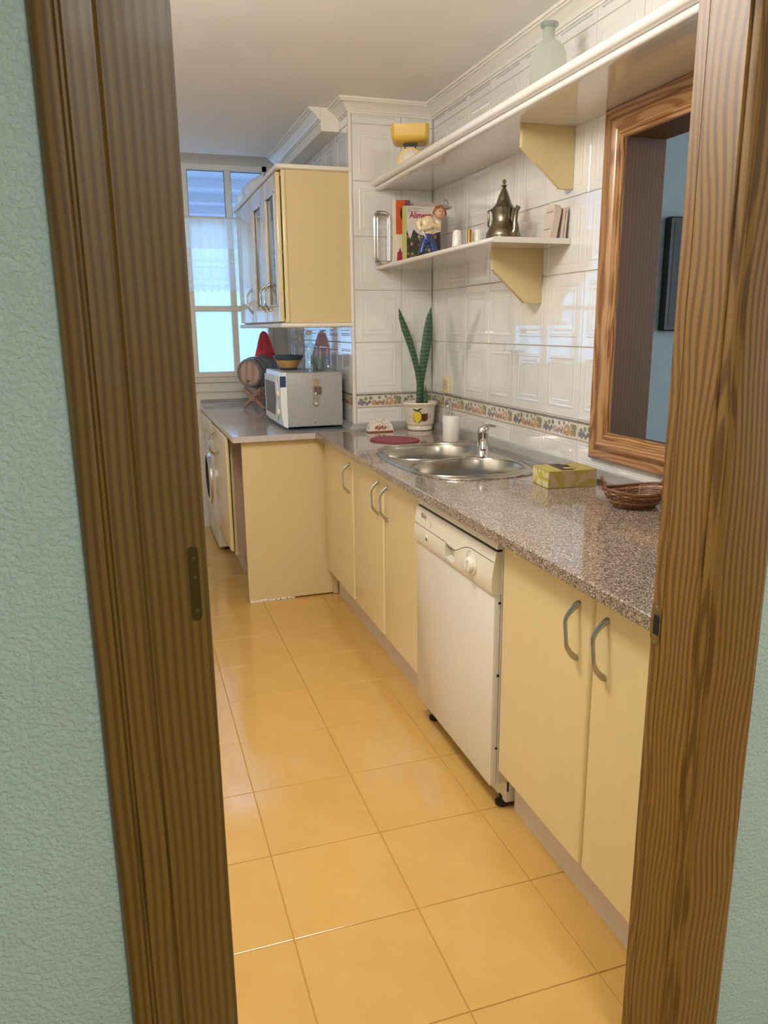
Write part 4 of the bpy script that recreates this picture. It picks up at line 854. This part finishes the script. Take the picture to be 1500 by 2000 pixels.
# cups and little brass bottle
def cup(x, y, h, label, mat):
    t = thing('cup', (x, y, ZS), label, 'cup', 'upturned white cups on the lower shelf')
    obj('wall', MB().lathe([(0.021, 0), (0.0225, 0.003), (0.017, h-0.003), (0.015, h), (0.013, h), (0.002, h-0.001)], (x, y, ZS), 24), mat, t)
    obj('foot_ring', MB().lathe([(0.012, h), (0.012, h+0.003), (0.010, h+0.003), (0.010, h)], (x, y, ZS), 20), mat, t); return t
cup(1.285, 2.985, 0.082, 'upturned white cup just right of the figurine', 'whitecer'); cup(1.350, 2.93, 0.080, 'upturned white cup nearest the teapot', 'whitecer')
vb = thing('brass_vial', (1.305, 2.91, ZS), 'slim brass coloured vial between the two white cups', 'vial')
obj('tube', MB().lathe([(0.0085, 0), (0.0095, 0.004), (0.0085, 0.01), (0.0085, 0.066), (0.0095, 0.072), (0.0095, 0.078), (0.007, 0.080)], (1.305, 2.91, ZS), 18), 'gold', vb)
# teapot
TX, TY = 1.318, 2.645
te = thing('teapot', (TX, TY, ZS), 'antique brass Moroccan style teapot with pointed lid on the lower shelf', 'teapot')
obj('body', MB().lathe([(0.040, 0), (0.044, 0.002), (0.054, 0.010), (0.0615, 0.024), (0.061, 0.034), (0.052, 0.052), (0.043, 0.068), (0.0395, 0.084), (0.041, 0.102), (0.046, 0.116), (0.0465, 0.119), (0.040, 0.119)], (TX, TY, ZS), 40), 'brass', te)
lid = obj('lid', MB().lathe([(0.040, 0.119), (0.0405, 0.121), (0.033, 0.130), (0.026, 0.140), (0.0235, 0.150), (0.0205, 0.158), (0.013, 0.176), (0.0065, 0.190), (0.0040, 0.193)], (TX, TY, ZS), 36), 'brass', te)
obj('finial', MB().lathe([(0.004, 0.191), (0.011, 0.196), (0.010, 0.198), (0.004, 0.199), (0.0035, 0.203), (0.0068, 0.207), (0.0068, 0.212), (0.003, 0.217)], (TX, TY, ZS), 18), 'brass', lid)
# spout points to the near side, handle to the far side
sdv = Vector((0.35, -0.93, 0)).normalized(); C0 = Vector((TX, TY, ZS))
obj('spout', MB().tube([C0+sdv*0.045+Vector((0, 0, 0.022)), C0+sdv*0.058+Vector((0, 0, 0.045)), C0+sdv*0.056+Vector((0, 0, 0.075)), C0+sdv*0.060+Vector((0, 0, 0.105)), C0+sdv*0.070+Vector((0, 0, 0.121))], [0.019, 0.014, 0.0095, 0.0080, 0.0085], 14), 'brass', te)
hv = Vector((-0.95, 0.30, 0)).normalized()
obj('handle', MB().tube([C0+hv*0.046+Vector((0, 0, 0.114)), C0+hv*0.055+Vector((0, 0, 0.112)), C0+hv*0.053+Vector((0, 0, 0.085)), C0+hv*0.054+Vector((0, 0, 0.062)), C0+hv*0.048+Vector((0, 0, 0.055))], [0.003, 0.0038, 0.0036, 0.0036, 0.003], 10), 'brass', te)
# little plastic case and leaning cards at the shelf's near end
ca = thing('plastic_case', (1.405, 2.475, ZS), 'off white plastic case leaning on the tiles at the near end of the shelf', 'plastic case')
Mc = Matrix.Translation((1.400, 2.470, ZS)) @ Matrix.Rotation(radians(-4), 4, 'Y') @ Matrix.Rotation(radians(58), 4, 'Z')
Mc = Matrix.Translation((1.392, 2.470, ZS)) @ Matrix.Rotation(radians(9), 4, 'Y')
obj('shell', MB().prism([(0.0, y, z) for y, z in ((-0.030, 0.0), (0.030, 0.0), (0.034, 0.090), (0.028, 0.106), (0.016, 0.113), (-0.018, 0.113), (-0.028, 0.105), (-0.032, 0.090))], (0.024, 0, 0)).xf(Mc), 'beigep', ca)
for z in (0.032, 0.088): obj('groove', MB().box(-0.0008, 0.0004, -0.02, 0.02, z, z+0.002).xf(Mc), 'ink', ca)
Mc2 = Matrix.Translation((1.433, 2.462, ZS)) @ Matrix.Rotation(radians(5), 4, 'Y')
tag(obj('card_stack', MB().box(0, 0.004, -0.030, 0.030, 0, 0.098, 0.0005).box(0.006, 0.011, -0.034, 0.026, 0, 0.102, 0.0005).xf(Mc2), 'beigep'), 'two thin grey cards leaning on the wall behind the plastic case', 'cards')

# ------------------------------------------------------------------ things on the upper shelf
KX, KY = 1.250, 3.43
ks = thing('kitchen_scales', (KX, KY, ZU), 'mustard yellow kitchen scales with deep tray and round dial on the upper shelf', 'scales')
R30 = Matrix.Translation((KX, KY, ZU)) @ Matrix.Rotation(radians(-22), 4, 'Z')
rings = []
for s_, z in ((0.80, 0.122), (0.93, 0.130), (1.0, 0.142), (1.02, 0.182), (1.03, 0.186), (0.97, 0.186), (0.95, 0.150), (0.75, 0.140)):
    a_, b_, c_ = 0.080*s_, 0.078*s_, 0.014*s_; rings.append([R30@Vector(p+(z,)) for p in [(-a_+c_, -b_), (a_-c_, -b_), (a_, -b_+c_), (a_, b_-c_), (a_-c_, b_), (-a_+c_, b_), (-a_, b_-c_), (-a_, -b_+c_)]])
obj('tray', MB().loft(rings), 'yellowp', ks)
obj('tray_support', MB().box(-0.032, 0.032, -0.012, 0.012, 0.115, 0.121).box(-0.026, -0.019, -0.004, 0.004, 0.08, 0.118).box(0.019, 0.026, -0.004, 0.004, 0.08, 0.118).xf(R30), 'black', ks)
obj('body', MB().prism([R30@Vector((0.055*cos(t), -0.028, 0.050+0.052*sin(t))) for t in [2*pi*i/36 for i in range(36)]], R30.to_3x3()@Vector((0, 0.056, 0))).add([], []), 'yellowp', ks)
obj('foot_block', MB().box(-0.058, 0.058, -0.040, 0.040, 0, 0.022, 0.006, 2).xf(R30), 'yellowp', ks)
obj('dial', MB().prism([R30@Vector((0.042*cos(t), -0.0305, 0.052+0.042*sin(t))) for t in [2*pi*i/36 for i in range(36)]], R30.to_3x3()@Vector((0, 0.003, 0))), 'dial', ks)
mb = MB()
for i in range(24):
    t = 2*pi*i/24; mb.box(-0.0006, 0.0006, -0.0312, -0.0304, 0.032, 0.038 if i % 2 else 0.035).xf(Matrix.Identity(4)) if False else None
    p = [R30@Vector((r_*cos(t)+dx*sin(t), -0.0311, 0.052+r_*sin(t)-dx*cos(t))) for r_, dx in ((0.032, -0.0006), (0.038, -0.0006), (0.038, 0.0006), (0.032, 0.0006))]; mb.prism(p, R30.to_3x3()@Vector((0, 0.0004, 0)))
obj('dial_marks', mb, 'ink', ks, smooth=0)
JX, JY = 1.300, 2.330
dj = thing('glass_demijohn', (JX, JY, ZU), 'frosted clear glass demijohn with flared neck on the upper shelf', 'bottle')
obj('bottle', MB().lathe([(0.048, 0), (0.055, 0.005), (0.056, 0.020), (0.056, 0.128), (0.053, 0.150), (0.045, 0.168), (0.032, 0.182), (0.022, 0.188), (0.0195, 0.192), (0.0190, 0.222), (0.024, 0.226), (0.027, 0.231), (0.026, 0.236), (0.020, 0.236), (0.016, 0.228), (0.015, 0.200)], (JX, JY, ZU), 40, cap1=False), 'frostglass', dj)
obj('neck_ring', MB().lathe([(0.020, 0.222), (0.0265, 0.227), (0.028, 0.232), (0.026, 0.2365), (0.019, 0.2365)], (JX, JY, ZU), 28), 'bottleglass', dj)

# ------------------------------------------------------------------ wall cabinet
wcb = thing('wall_cabinet', (0.88, 4.39, 1.37), 'cream wall cabinet with glazed doors above the microwave', 'cabinet')
XF = 0.722
obj('carcass', MB().box(XF+0.002, XC-0.0015, YC+0.024, 5.07, 1.372, 1.392).box(XF+0.002, XC-0.0015, YC+0.024, 5.07, 2.020, 2.040).box(XC-0.012, XC-0.0015, YC+0.024, 5.07, 1.39, 2.022).box(XF+0.002, XC-0.0015, 5.052, 5.07, 1.39, 2.022), 'cabmatt', wcb)
obj('side_board', MB().box(XF+0.022, XC-0.0015, YC+0.012, YC+0.028, 1.372, 2.048), 'cabmatt', wcb)
obj('side_edge', MB().box(XF+0.002, XF+0.022, YC+0.010, YC+0.028, 1.372, 2.048, 0.006, 3), 'cab', wcb)
obj('inner_shelf', MB().box(XF+0.03, XC-0.012, YC+0.03, 5.05, 1.70, 1.712), 'whitecer', wcb)
def glazed_door(y0, y1, py0, py1, hy):
    z0, z1 = 1.378, 2.040; pz0, pz1 = 1.452, 1.965; x = XF-0.020
    d = obj('door', MB().box(x, XF, y0+0.001, py0, z0, z1, 0.003, 2).box(x, XF, py1, y1-0.001, z0, z1, 0.003, 2).box(x, XF, py0-0.002, py1+0.002, z0, pz0, 0.002).box(x, XF, py0-0.002, py1+0.002, pz1, z1, 0.002), 'cab', wcb)
    obj('pane', MB().box(x+0.010, x+0.013, py0-0.001, py1+0.001, pz0-0.001, pz1+0.001), 'pane', d)
    mb = MB(); mb.box(x-0.003, x+0.008, py0, py0+0.008, pz0, pz1, 0.002).box(x-0.003, x+0.008, py1-0.008, py1, pz0, pz1, 0.002).box(x-0.003, x+0.008, py0, py1, pz0, pz0+0.008, 0.002).box(x-0.003, x+0.008, py0, py1, pz1-0.008, pz1, 0.002)
    obj('glazing_bead', mb, 'appl', d, label='pale glazing bead')
    obj('handle', handle_bow(x, hy, 1.435, 1.560, 0.028, r=0.0042), 'chromeh', d, label='chrome bow handle')
glazed_door(3.722, 4.085, 3.782, 4.020, 3.985)
glazed_door(4.085, 4.470, 4.150, 4.420, 4.115)
d3 = obj('door', MB().box(XF-0.020, XF, 4.472, 5.068, 1.378, 2.040, 0.005, 3), 'cab', wcb)
obj('handle', handle_bow(XF-0.020, 4.56, 1.435, 1.560, 0.028, r=0.0042), 'chromeh', d3, label='chrome bow handle')
RB = [(0, 0), (0.012, 0), (0.020, 0.004), (0.023, 0.011), (0.020, 0.018), (0.012, 0.022), (0, 0.022)]
mb = MB().sweep((XC-0.0015, YC+0.012, 2.048), (XF-0.004, YC+0.012, 2.048), RB, (0, -1, 0), (0, 0, 1), 0, -1).sweep((XF-0.004, YC+0.012, 2.048), (XF-0.004, 5.16, 2.048), RB, (-1, 0, 0), (0, 0, 1), -1, 0).box(XF-0.004, XC-0.0015, YC+0.012, 5.07, 2.048, 2.058)
obj('top_moulding', mb, 'white_paint', wcb)
mb = MB().sweep((XC-0.0015, YC+0.012, 1.349), (XF-0.004, YC+0.012, 1.349), RB, (0, -1, 0), (0, 0, 1), 0, -1).sweep((XF-0.004, YC+0.012, 1.349), (XF-0.004, 5.10, 1.349), RB, (-1, 0, 0), (0, 0, 1), -1, 0).box(XF-0.004, XC-0.0015, YC+0.012, 5.07, 1.360, 1.371)
obj('bottom_moulding', mb, 'white_paint', wcb)
# crockery inside, seen dimly through the panes
for i, (yy, zz) in enumerate(((3.86, 1.394), (4.26, 1.394), (3.90, 1.714))):
    g_ = thing('tumbler', (0.86, yy, zz), ('clear tumbler behind the nearer glazed door', 'clear tumbler behind the farther glazed door', 'clear tumbler on the upper cabinet shelf')[i], 'glass', 'tumblers in the wall cabinet')
    obj('wall', MB().lathe([(0.026, 0), (0.030, 0.004), (0.036, 0.11), (0.034, 0.11), (0.028, 0.006), (0.002, 0.006)], (0.86, yy, zz), 20), 'bottleglass', g_)
# white duct on the cabinet, bent towards the window
du = thing('air_duct', (0.86, 4.95, 2.058), 'white corrugated duct elbow lying on top of the wall cabinet', 'duct')
mb = MB(); pts = []; rad = []
for i in range(46):
    t = i/45; an = t*pi*0.5
    pts.append((0.80+0.16*(1-cos(an)), 5.26-0.34*sin(an)*0.9, 2.13+0.06*t+0.03*sin(an))); rad.append(0.062+(0.003 if i % 3 == 0 else 0))
obj('hose', mb.tube(pts, rad, 24), 'duct', du)
obj('collar', MB().tube([(0.80, 5.262, 2.13), (0.80, 5.285, 2.128)], [0.069, 0.069], 24), 'duct', du)
mbk = MB().tube([pts[14], tuple(Vector(pts[14])*0.5+Vector(pts[15])*0.5), pts[15]], 0.0655, 24); obj('seal_ring', mbk, 'mw', du)
mbk = MB().tube([pts[34], pts[35]], 0.0655, 24); obj('seal_ring', mbk, 'mw', du)

# ------------------------------------------------------------------ microwave and what stands on it
mw = thing('microwave', (0.86, 4.01, 0.85), 'grey microwave oven with white front on the back worktop', 'microwave')
m0, m1 = 3.785, 4.240; mx0, mx1 = 0.730, 1.012; mz0, mz1 = 0.866, 1.132
obj('housing', MB().box(mx0, mx1, m0, m1, mz0, mz1, 0.004, 2), 'mw', mw)
obj('front', MB().sweep((0, m0, 0), (0, m1, 0), [(mx0, mz0-0.004), (mx0-0.020, mz0+0.004), (mx0-0.030, mz0+0.06), (mx0-0.033, 1.0), (mx0-0.030, mz1-0.06), (mx0-0.020, mz1+0.002), (mx0, mz1+0.004)], (1, 0, 0), (0, 0, 1)), 'mww', mw)
dr = obj('door', MB().prism([(mx0-0.034, y, z) for y, z in ((m0+0.13, mz0+0.02), (m1-0.01, mz0+0.02), (m1-0.01, mz1-0.02), (m0+0.10, mz1-0.02), (m0+0.075, 1.0))], (0.004, 0, 0)), 'mww', mw)
obj('window', MB().prism([(mx0-0.0355, y, z) for y, z in ((m0+0.16, mz0+0.05), (m1-0.04, mz0+0.05), (m1-0.04, mz1-0.05), (m0+0.14, mz1-0.05), (m0+0.12, 1.0))], (0.002, 0, 0)), 'slate', dr)
obj('dark_slot', MB().box(mx0-0.0335, mx0-0.004, m0-0.0012, m0+0.003, 1.065, 1.118), 'navy', mw)
for z in (1.03, 0.94): obj('control_knob', MB().lathe([(0.018, 0), (0.016, 0.010), (0.010, 0.013)], (mx0-0.033, m0+0.045, z), 20, (-1, 0, 0)), 'applp', mw)
obj('under_tray', MB().box(mx0+0.005, mx1+0.012, m0-0.012, m1, 0.8505, 0.856, 0.001), 'slate', mw)
for (x, y) in ((mx0+0.03, m0+0.03), (mx1-0.03, m0+0.03), (mx0+0.03, m1-0.03), (mx1-0.03, m1-0.03)): obj('foot', MB().lathe([(0.012, 0), (0.012, 0.012)], (x, y, 0.855), 12), 'black', mw)
obj('side_screw', MB().lathe([(0.003, 0), (0.002, 0.001)], (0.868, m0, 0.884), 8, (0, -1, 0)).lathe([(0.003, 0), (0.002, 0.001)], (1.004, m0, 1.124), 8, (0, -1, 0)), 'black', mw)
mg = thing('fridge_magnet', (0.878, m0, 0.955), 'dried flower and shell magnet stuck on the microwave side', 'magnet')
mb = MB(); random.seed(11)
for i in range(12): a_ = radians(-35+6*i); mb.tube([(0.876, m0-0.006, 1.060), (0.876+0.034*sin(a_), m0-0.008-random.uniform(0, 0.006), 1.062+0.042*cos(a_))], [0.0016, 0.0006], 5)
obj('straw', mb, 'straw', mg)
mb = MB()
for i in range(26): mb.ball((0.880+random.uniform(-0.015, 0.017), m0-0.009+random.uniform(-0.003, 0.003), 1.048+random.uniform(-0.020, 0.016)), random.uniform(0.0035, 0.0065), 8, 6)
obj('shells', mb, 'shell', mg)
obj('backing', MB().lathe([(0.019, 0), (0.018, 0.005)], (0.878, m0-0.0005, 1.045), 18, (0, -1, 0)).prism([(0.878+x, m0-0.0005, z) for x, z in ((-0.012, 1.035), (0.008, 1.035), (0.012, 0.975), (0.005, 0.965), (-0.015, 0.965), (-0.020, 0.978))], (0, -0.005, 0)), 'greyglaze', mg)
obj('pearl', MB().ball((0.872, m0-0.012, 1.030), 0.0068, 12, 8).ball((0.874, m0-0.008, 0.980), 0.0062, 12, 8), 'ceramic', mg)
MZ = mz1+0.0005
bl = thing('salad_bowl', (0.842, 4.13, MZ), 'ochre ceramic bowl with slate blue rim on the microwave', 'bowl')
bx_, by_ = 0.806, 4.110
obj('bowl', MB().lathe([(0.040, 0), (0.042, 0.008), (0.069, 0.050), (0.071, 0.052), (0.067, 0.052), (0.040, 0.012), (0.004, 0.010)], (bx_, by_, MZ), 40), 'bowlglaze', bl)
obj('rim_band', MB().lathe([(0.0705, 0.051), (0.083, 0.074), (0.081, 0.076), (0.079, 0.074), (0.067, 0.052)], (bx_, by_, MZ), 40), 'slate', bl)
obj('foot_band', MB().lathe([(0.041, 0), (0.043, 0.0), (0.049, 0.012), (0.047, 0.012)], (bx_, by_, MZ), 40), 'slate', bl)
sb = thing('swing_top_bottle', (0.858, 3.86, MZ), 'clear glass swing top bottle at the front of the microwave top', 'bottle')
sxx, syy = 0.862, 3.850
obj('glass', MB().lathe([(0.036, 0), (0.038, 0.004), (0.038, 0.030), (0.034, 0.050), (0.030, 0.066), (0.036, 0.090), (0.036, 0.118), (0.026, 0.134), (0.0145, 0.143), (0.013, 0.170), (0.017, 0.174), (0.017, 0.182), (0.012, 0.183)], (sxx, syy, MZ), 32), 'bottleglass', sb)
obj('stopper', MB().lathe([(0.0125, 0.183), (0.015, 0.187), (0.015, 0.197), (0.008, 0.202)], (sxx, syy, MZ), 20), 'whitecer', sb)
obj('wire_bail', MB().tube([(sxx-0.015, syy, MZ+0.175), (sxx-0.036, syy, MZ+0.150), (sxx-0.046, syy, MZ+0.150), (sxx-0.048, syy, MZ+0.205), (sxx-0.010, syy, MZ+0.208), (sxx, syy, MZ+0.200)], 0.0012, 8).tube([(sxx+0.015, syy, MZ+0.150), (sxx+0.022, syy, MZ+0.172), (sxx+0.016, syy, MZ+0.200), (sxx, syy, MZ+0.203)], 0.0012, 8), 'chrome', sb)
tj = thing('glass_mug', (0.94, 3.93, MZ), 'clear glass mug with loop handle behind the bottle', 'mug')
obj('wall', MB().lathe([(0.028, 0), (0.030, 0.004), (0.033, 0.070), (0.031, 0.070), (0.028, 0.006), (0.002, 0.006)], (0.925, 3.92, MZ), 24), 'bottleglass', tj)
obj('handle', MB().tube([(0.957, 3.92, MZ+0.060), (0.976, 3.92, MZ+0.066), (0.982, 3.92, MZ+0.040), (0.974, 3.92, MZ+0.018), (0.957, 3.92, MZ+0.012)], 0.0042, 8), 'bottleglass', tj)
pe = tag(obj('black_spoon', MB().tube([(0.906, 3.865, MZ+0.004), (0.903, 3.866, MZ+0.012), (0.898, 3.868, MZ+0.030), (0.889, 3.872, MZ+0.060)], [0.002, 0.0055, 0.004, 0.0025], 8), 'black'), 'short black utensil leaning beside the swing top bottle', 'utensil')

# ------------------------------------------------------------------ barrel, red cloth
br = thing('wooden_barrel', (0.80, 4.95, 0.85), 'small oak barrel lying on a crossed wooden stand by the window', 'barrel')
hc = Vector((0.708, 4.86, 1.078)); ax = Vector((0.62, 0.76, 0.02)).normalized(); Lb = 0.20
q = [(0.084, -0.004), (0.087, 0.0), (0.094, 0.05), (0.098, 0.10), (0.094, 0.15), (0.087, 0.20), (0.084, 0.204)]
obj('staves', MB().lathe(q, hc, 32, ax), 'stave', br)
hd_ = obj('barrel_head', MB().lathe([(0.071, -0.0055), (0.070, -0.0065), (0.002, -0.0065)], hc, 32, ax, cap0=False), 'oak', br)
obj('chime', MB().lathe([(0.071, -0.005), (0.071, -0.012), (0.083, -0.013), (0.086, 0.0), (0.083, 0.004)], hc, 32, ax, False, False), 'stave', br)
for h in (0.012, 0.055, 0.145, 0.190):
    r_ = 0.0885 if h in (0.012, 0.190) else 0.0955; obj('hoop', MB().lathe([(r_, h-0.008), (r_+0.0015, h-0.008), (r_+0.0025, h+0.008), (r_, h+0.008)], hc, 32, ax, False, False), 'hoop', br)
fwd = -ax; side = ax.cross(Vector((0, 0, 1))).normalized()
tp0 = hc+fwd*0.008+Vector((0, 0, -0.048))
obj('barrel_tap', MB().tube([tp0, tp0+fwd*0.028], [0.006, 0.005], 10).tube([tp0+fwd*0.022+Vector((0, 0, 0.014)), tp0+fwd*0.022-Vector((0, 0, 0.016))], [0.004, 0.0045], 10), 'nickel', hd_)
def leg_(a_, b_): return MB().tube([a_, a_.lerp(b_, 0.25), a_.lerp(b_, 0.5), a_.lerp(b_, 0.75), b_], [0.010, 0.012, 0.010, 0.012, 0.007], 10)
st = thing('barrel_stand', (0.80, 4.95, 0.85), 'crossed turned wood stand carrying the small barrel', 'stand')
for off in (0.03, 0.16):
    cpt = hc+ax*off
    for sg in (-1, 1):
        top_ = cpt+side*sg*0.062; top_.z = 0.985; bot = cpt-side*sg*0.075; bot.z = 0.857
        obj('leg', leg_(top_, bot), 'stand', st)
obj('cross_block', MB().box(-0.020, 0.020, -0.085, 0.085, -0.014, 0.014, 0.005, 2).xf(Matrix.Translation(hc+ax*0.095+Vector((0, 0, 0.915-hc.z))) @ Matrix.Rotation(math.atan2(ax.y, ax.x)-pi/2, 4, 'Z')), 'stand', st)
# bottle dressed in red cloth behind the barrel
rb = thing('cloth_covered_bottle', (0.862, 5.13, 0.85), 'tall bottle wearing a pointed red cloth cover behind the barrel', 'bottle')
rx, ry = 0.862, 5.13
obj('glass', MB().lathe([(0.045, 0), (0.047, 0.004), (0.047, 0.24), (0.030, 0.30), (0.015, 0.34), (0.014, 0.44)], (rx, ry, 0.85), 28), 'bottleglass', rb)
mb = MB(); rings = []
for k, (z, r0) in enumerate(((1.115, 0.070), (1.16, 0.066), (1.22, 0.051), (1.27, 0.037), (1.31, 0.025), (1.325, 0.013), (1.330, 0.003))):
    rings.append([Vector((rx-0.012+r0*(1+0.14*cos(5*t+k*0.2))*cos(t), ry+0.55*r0*(1+0.14*cos(5*t))*sin(t), z+(0.028*cos(t*4+0.6)-0.012 if k == 0 else 0))) for t in [2*pi*i/40 for i in range(40)]])
cl = obj('red_cloth', mb.loft(rings, False, True), 'red', rb)
obj('emblem', MB().lathe([(0.026, 0), (0.024, 0.002), (0.012, 0.003)], (rx-0.032, ry-0.052, 1.165), 20, (-0.35, -0.9, 0.15)), 'purple', cl)
obj('plastic_film', MB().loft([[Vector((rx+0.02+r0*cos(t), ry-0.05+0.6*r0*sin(t), z)) for t in [2*pi*i/20 for i in range(20)]] for r0, z in ((0.056, 0.852), (0.060, 1.02), (0.050, 1.13), (0.034, 1.17))], False, False), 'bottleglass', rb)

# ------------------------------------------------------------------ back base cabinet and washing machine
bc = thing('base_cabinet', (0.75, 4.28, 0), 'narrow cream base cabinet with its door ajar beside the washing machine', 'cabinet')
obj('carcass', MB().box(0.470, 1.03, 3.99, 4.66, 0.165, 0.818), 'brownboard', bc)
obj('front_edge', MB().box(0.458, 0.470, 3.985, 3.995, 0.175, 0.818), 'cabmatt', bc)
obj('plinth', MB().box(0.530, 0.544, 4.20, 4.66, 0.0, 0.115), 'plinth', bc)
dd = obj('door', MB().box(0.432, 0.451, 3.955, 4.56, 0.205, 0.812, 0.006, 3), 'cab', bc)
obj('handle', handle_bow(0.432, 4.50, 0.64, 0.77), 'chromeh', dd, label='chrome bow handle')
obj('gap_shade', MB().box(0.546, 1.03, 4.19, 4.20, 0.0, 0.16), 'dark', bc)  # dark sheet painting the shade in the gap beside the plinth
ws = thing('washing_machine', (0.70, 5.0, 0), 'white front loading washing machine under the back worktop by the window', 'washing machine')
wa, wb = 4.70, 5.295
obj('housing', MB().box(0.452, 1.0, wa, wb, 0.02, 0.815, 0.012, 3), 'appl', ws)
obj('front_panel', MB().box(0.440, 0.453, wa+0.004, wb-0.004, 0.13, 0.70, 0.004, 2), 'appl', ws)
obj('control_panel', MB().box(0.434, 0.453, wa+0.004, wb-0.004, 0.705, 0.81, 0.006, 2), 'applp', ws)
obj('drawer', MB().box(0.430, 0.436, wa+0.36, wb-0.02, 0.72, 0.80, 0.003, 2), 'appl', ws)
obj('kick_panel', MB().box(0.444, 0.455, wa+0.004, wb-0.004, 0.02, 0.125, 0.003), 'applp', ws)
po = obj('porthole', MB().lathe([(0.175, 0), (0.172, 0.014), (0.150, 0.022), (0.140, 0.016)], (0.442, 5.0, 0.42), 40, (-1, 0, 0), True, False), 'chrome', ws)
obj('porthole_glass', MB().lathe([(0.142, 0.014), (0.120, -0.004), (0.05, -0.03), (0.004, -0.036)], (0.442, 5.0, 0.42), 36, (-1, 0, 0), False), 'screen', po)
for y in (wa+0.05, wb-0.05): obj('foot', MB().lathe([(0.02, 0), (0.02, 0.022)], (0.49, y, 0), 14), 'black', ws)

# ------------------------------------------------------------------ curtain on its rod
cu_ = thing('lace_curtain', (0.10, YW-0.05, 1.57), 'short white lace curtain hanging across the middle of the window', 'curtain')
mb = MB(); NX, NZ = 220, 10; cx0, cx1 = -0.66, 0.93; top_z = 2.035
vs = []
for j in range(NZ+1):
    v_ = j/NZ
    for i in range(NX+1):
        u_ = i/NX; x = cx0+(cx1-cx0)*u_; dep = 0.009*sin(u_*2*pi*26)+0.004*sin(u_*2*pi*9+1)
        zb = 1.575+0.012*abs(((u_*36) % 1)*2-1)*2
        vs.append((x, YW-0.052+dep*(0.6+0.4*(1-v_)), zb+(top_z-zb)*v_))
mb.add(vs, [(j*(NX+1)+i, j*(NX+1)+i+1, (j+1)*(NX+1)+i+1, (j+1)*(NX+1)+i) for j in range(NZ) for i in range(NX)])
mb.uv = lambda p: ((p.x-cx0)/(cx1-cx0)*6, (p.z-1.575)/(top_z-1.575))
obj('lace', mb, 'lace', cu_, smooth=180)
obj('rod', MB().tube([(-0.70, YW-0.052, 2.040), (0.95, YW-0.052, 2.040)], 0.006, 10), 'curtainrod', cu_)
for x in (-0.69, 0.94): obj('rod_bracket', MB().box(x-0.006, x+0.006, YW-0.056, YW-0.012, 2.032, 2.048), 'curtainrod', cu_)
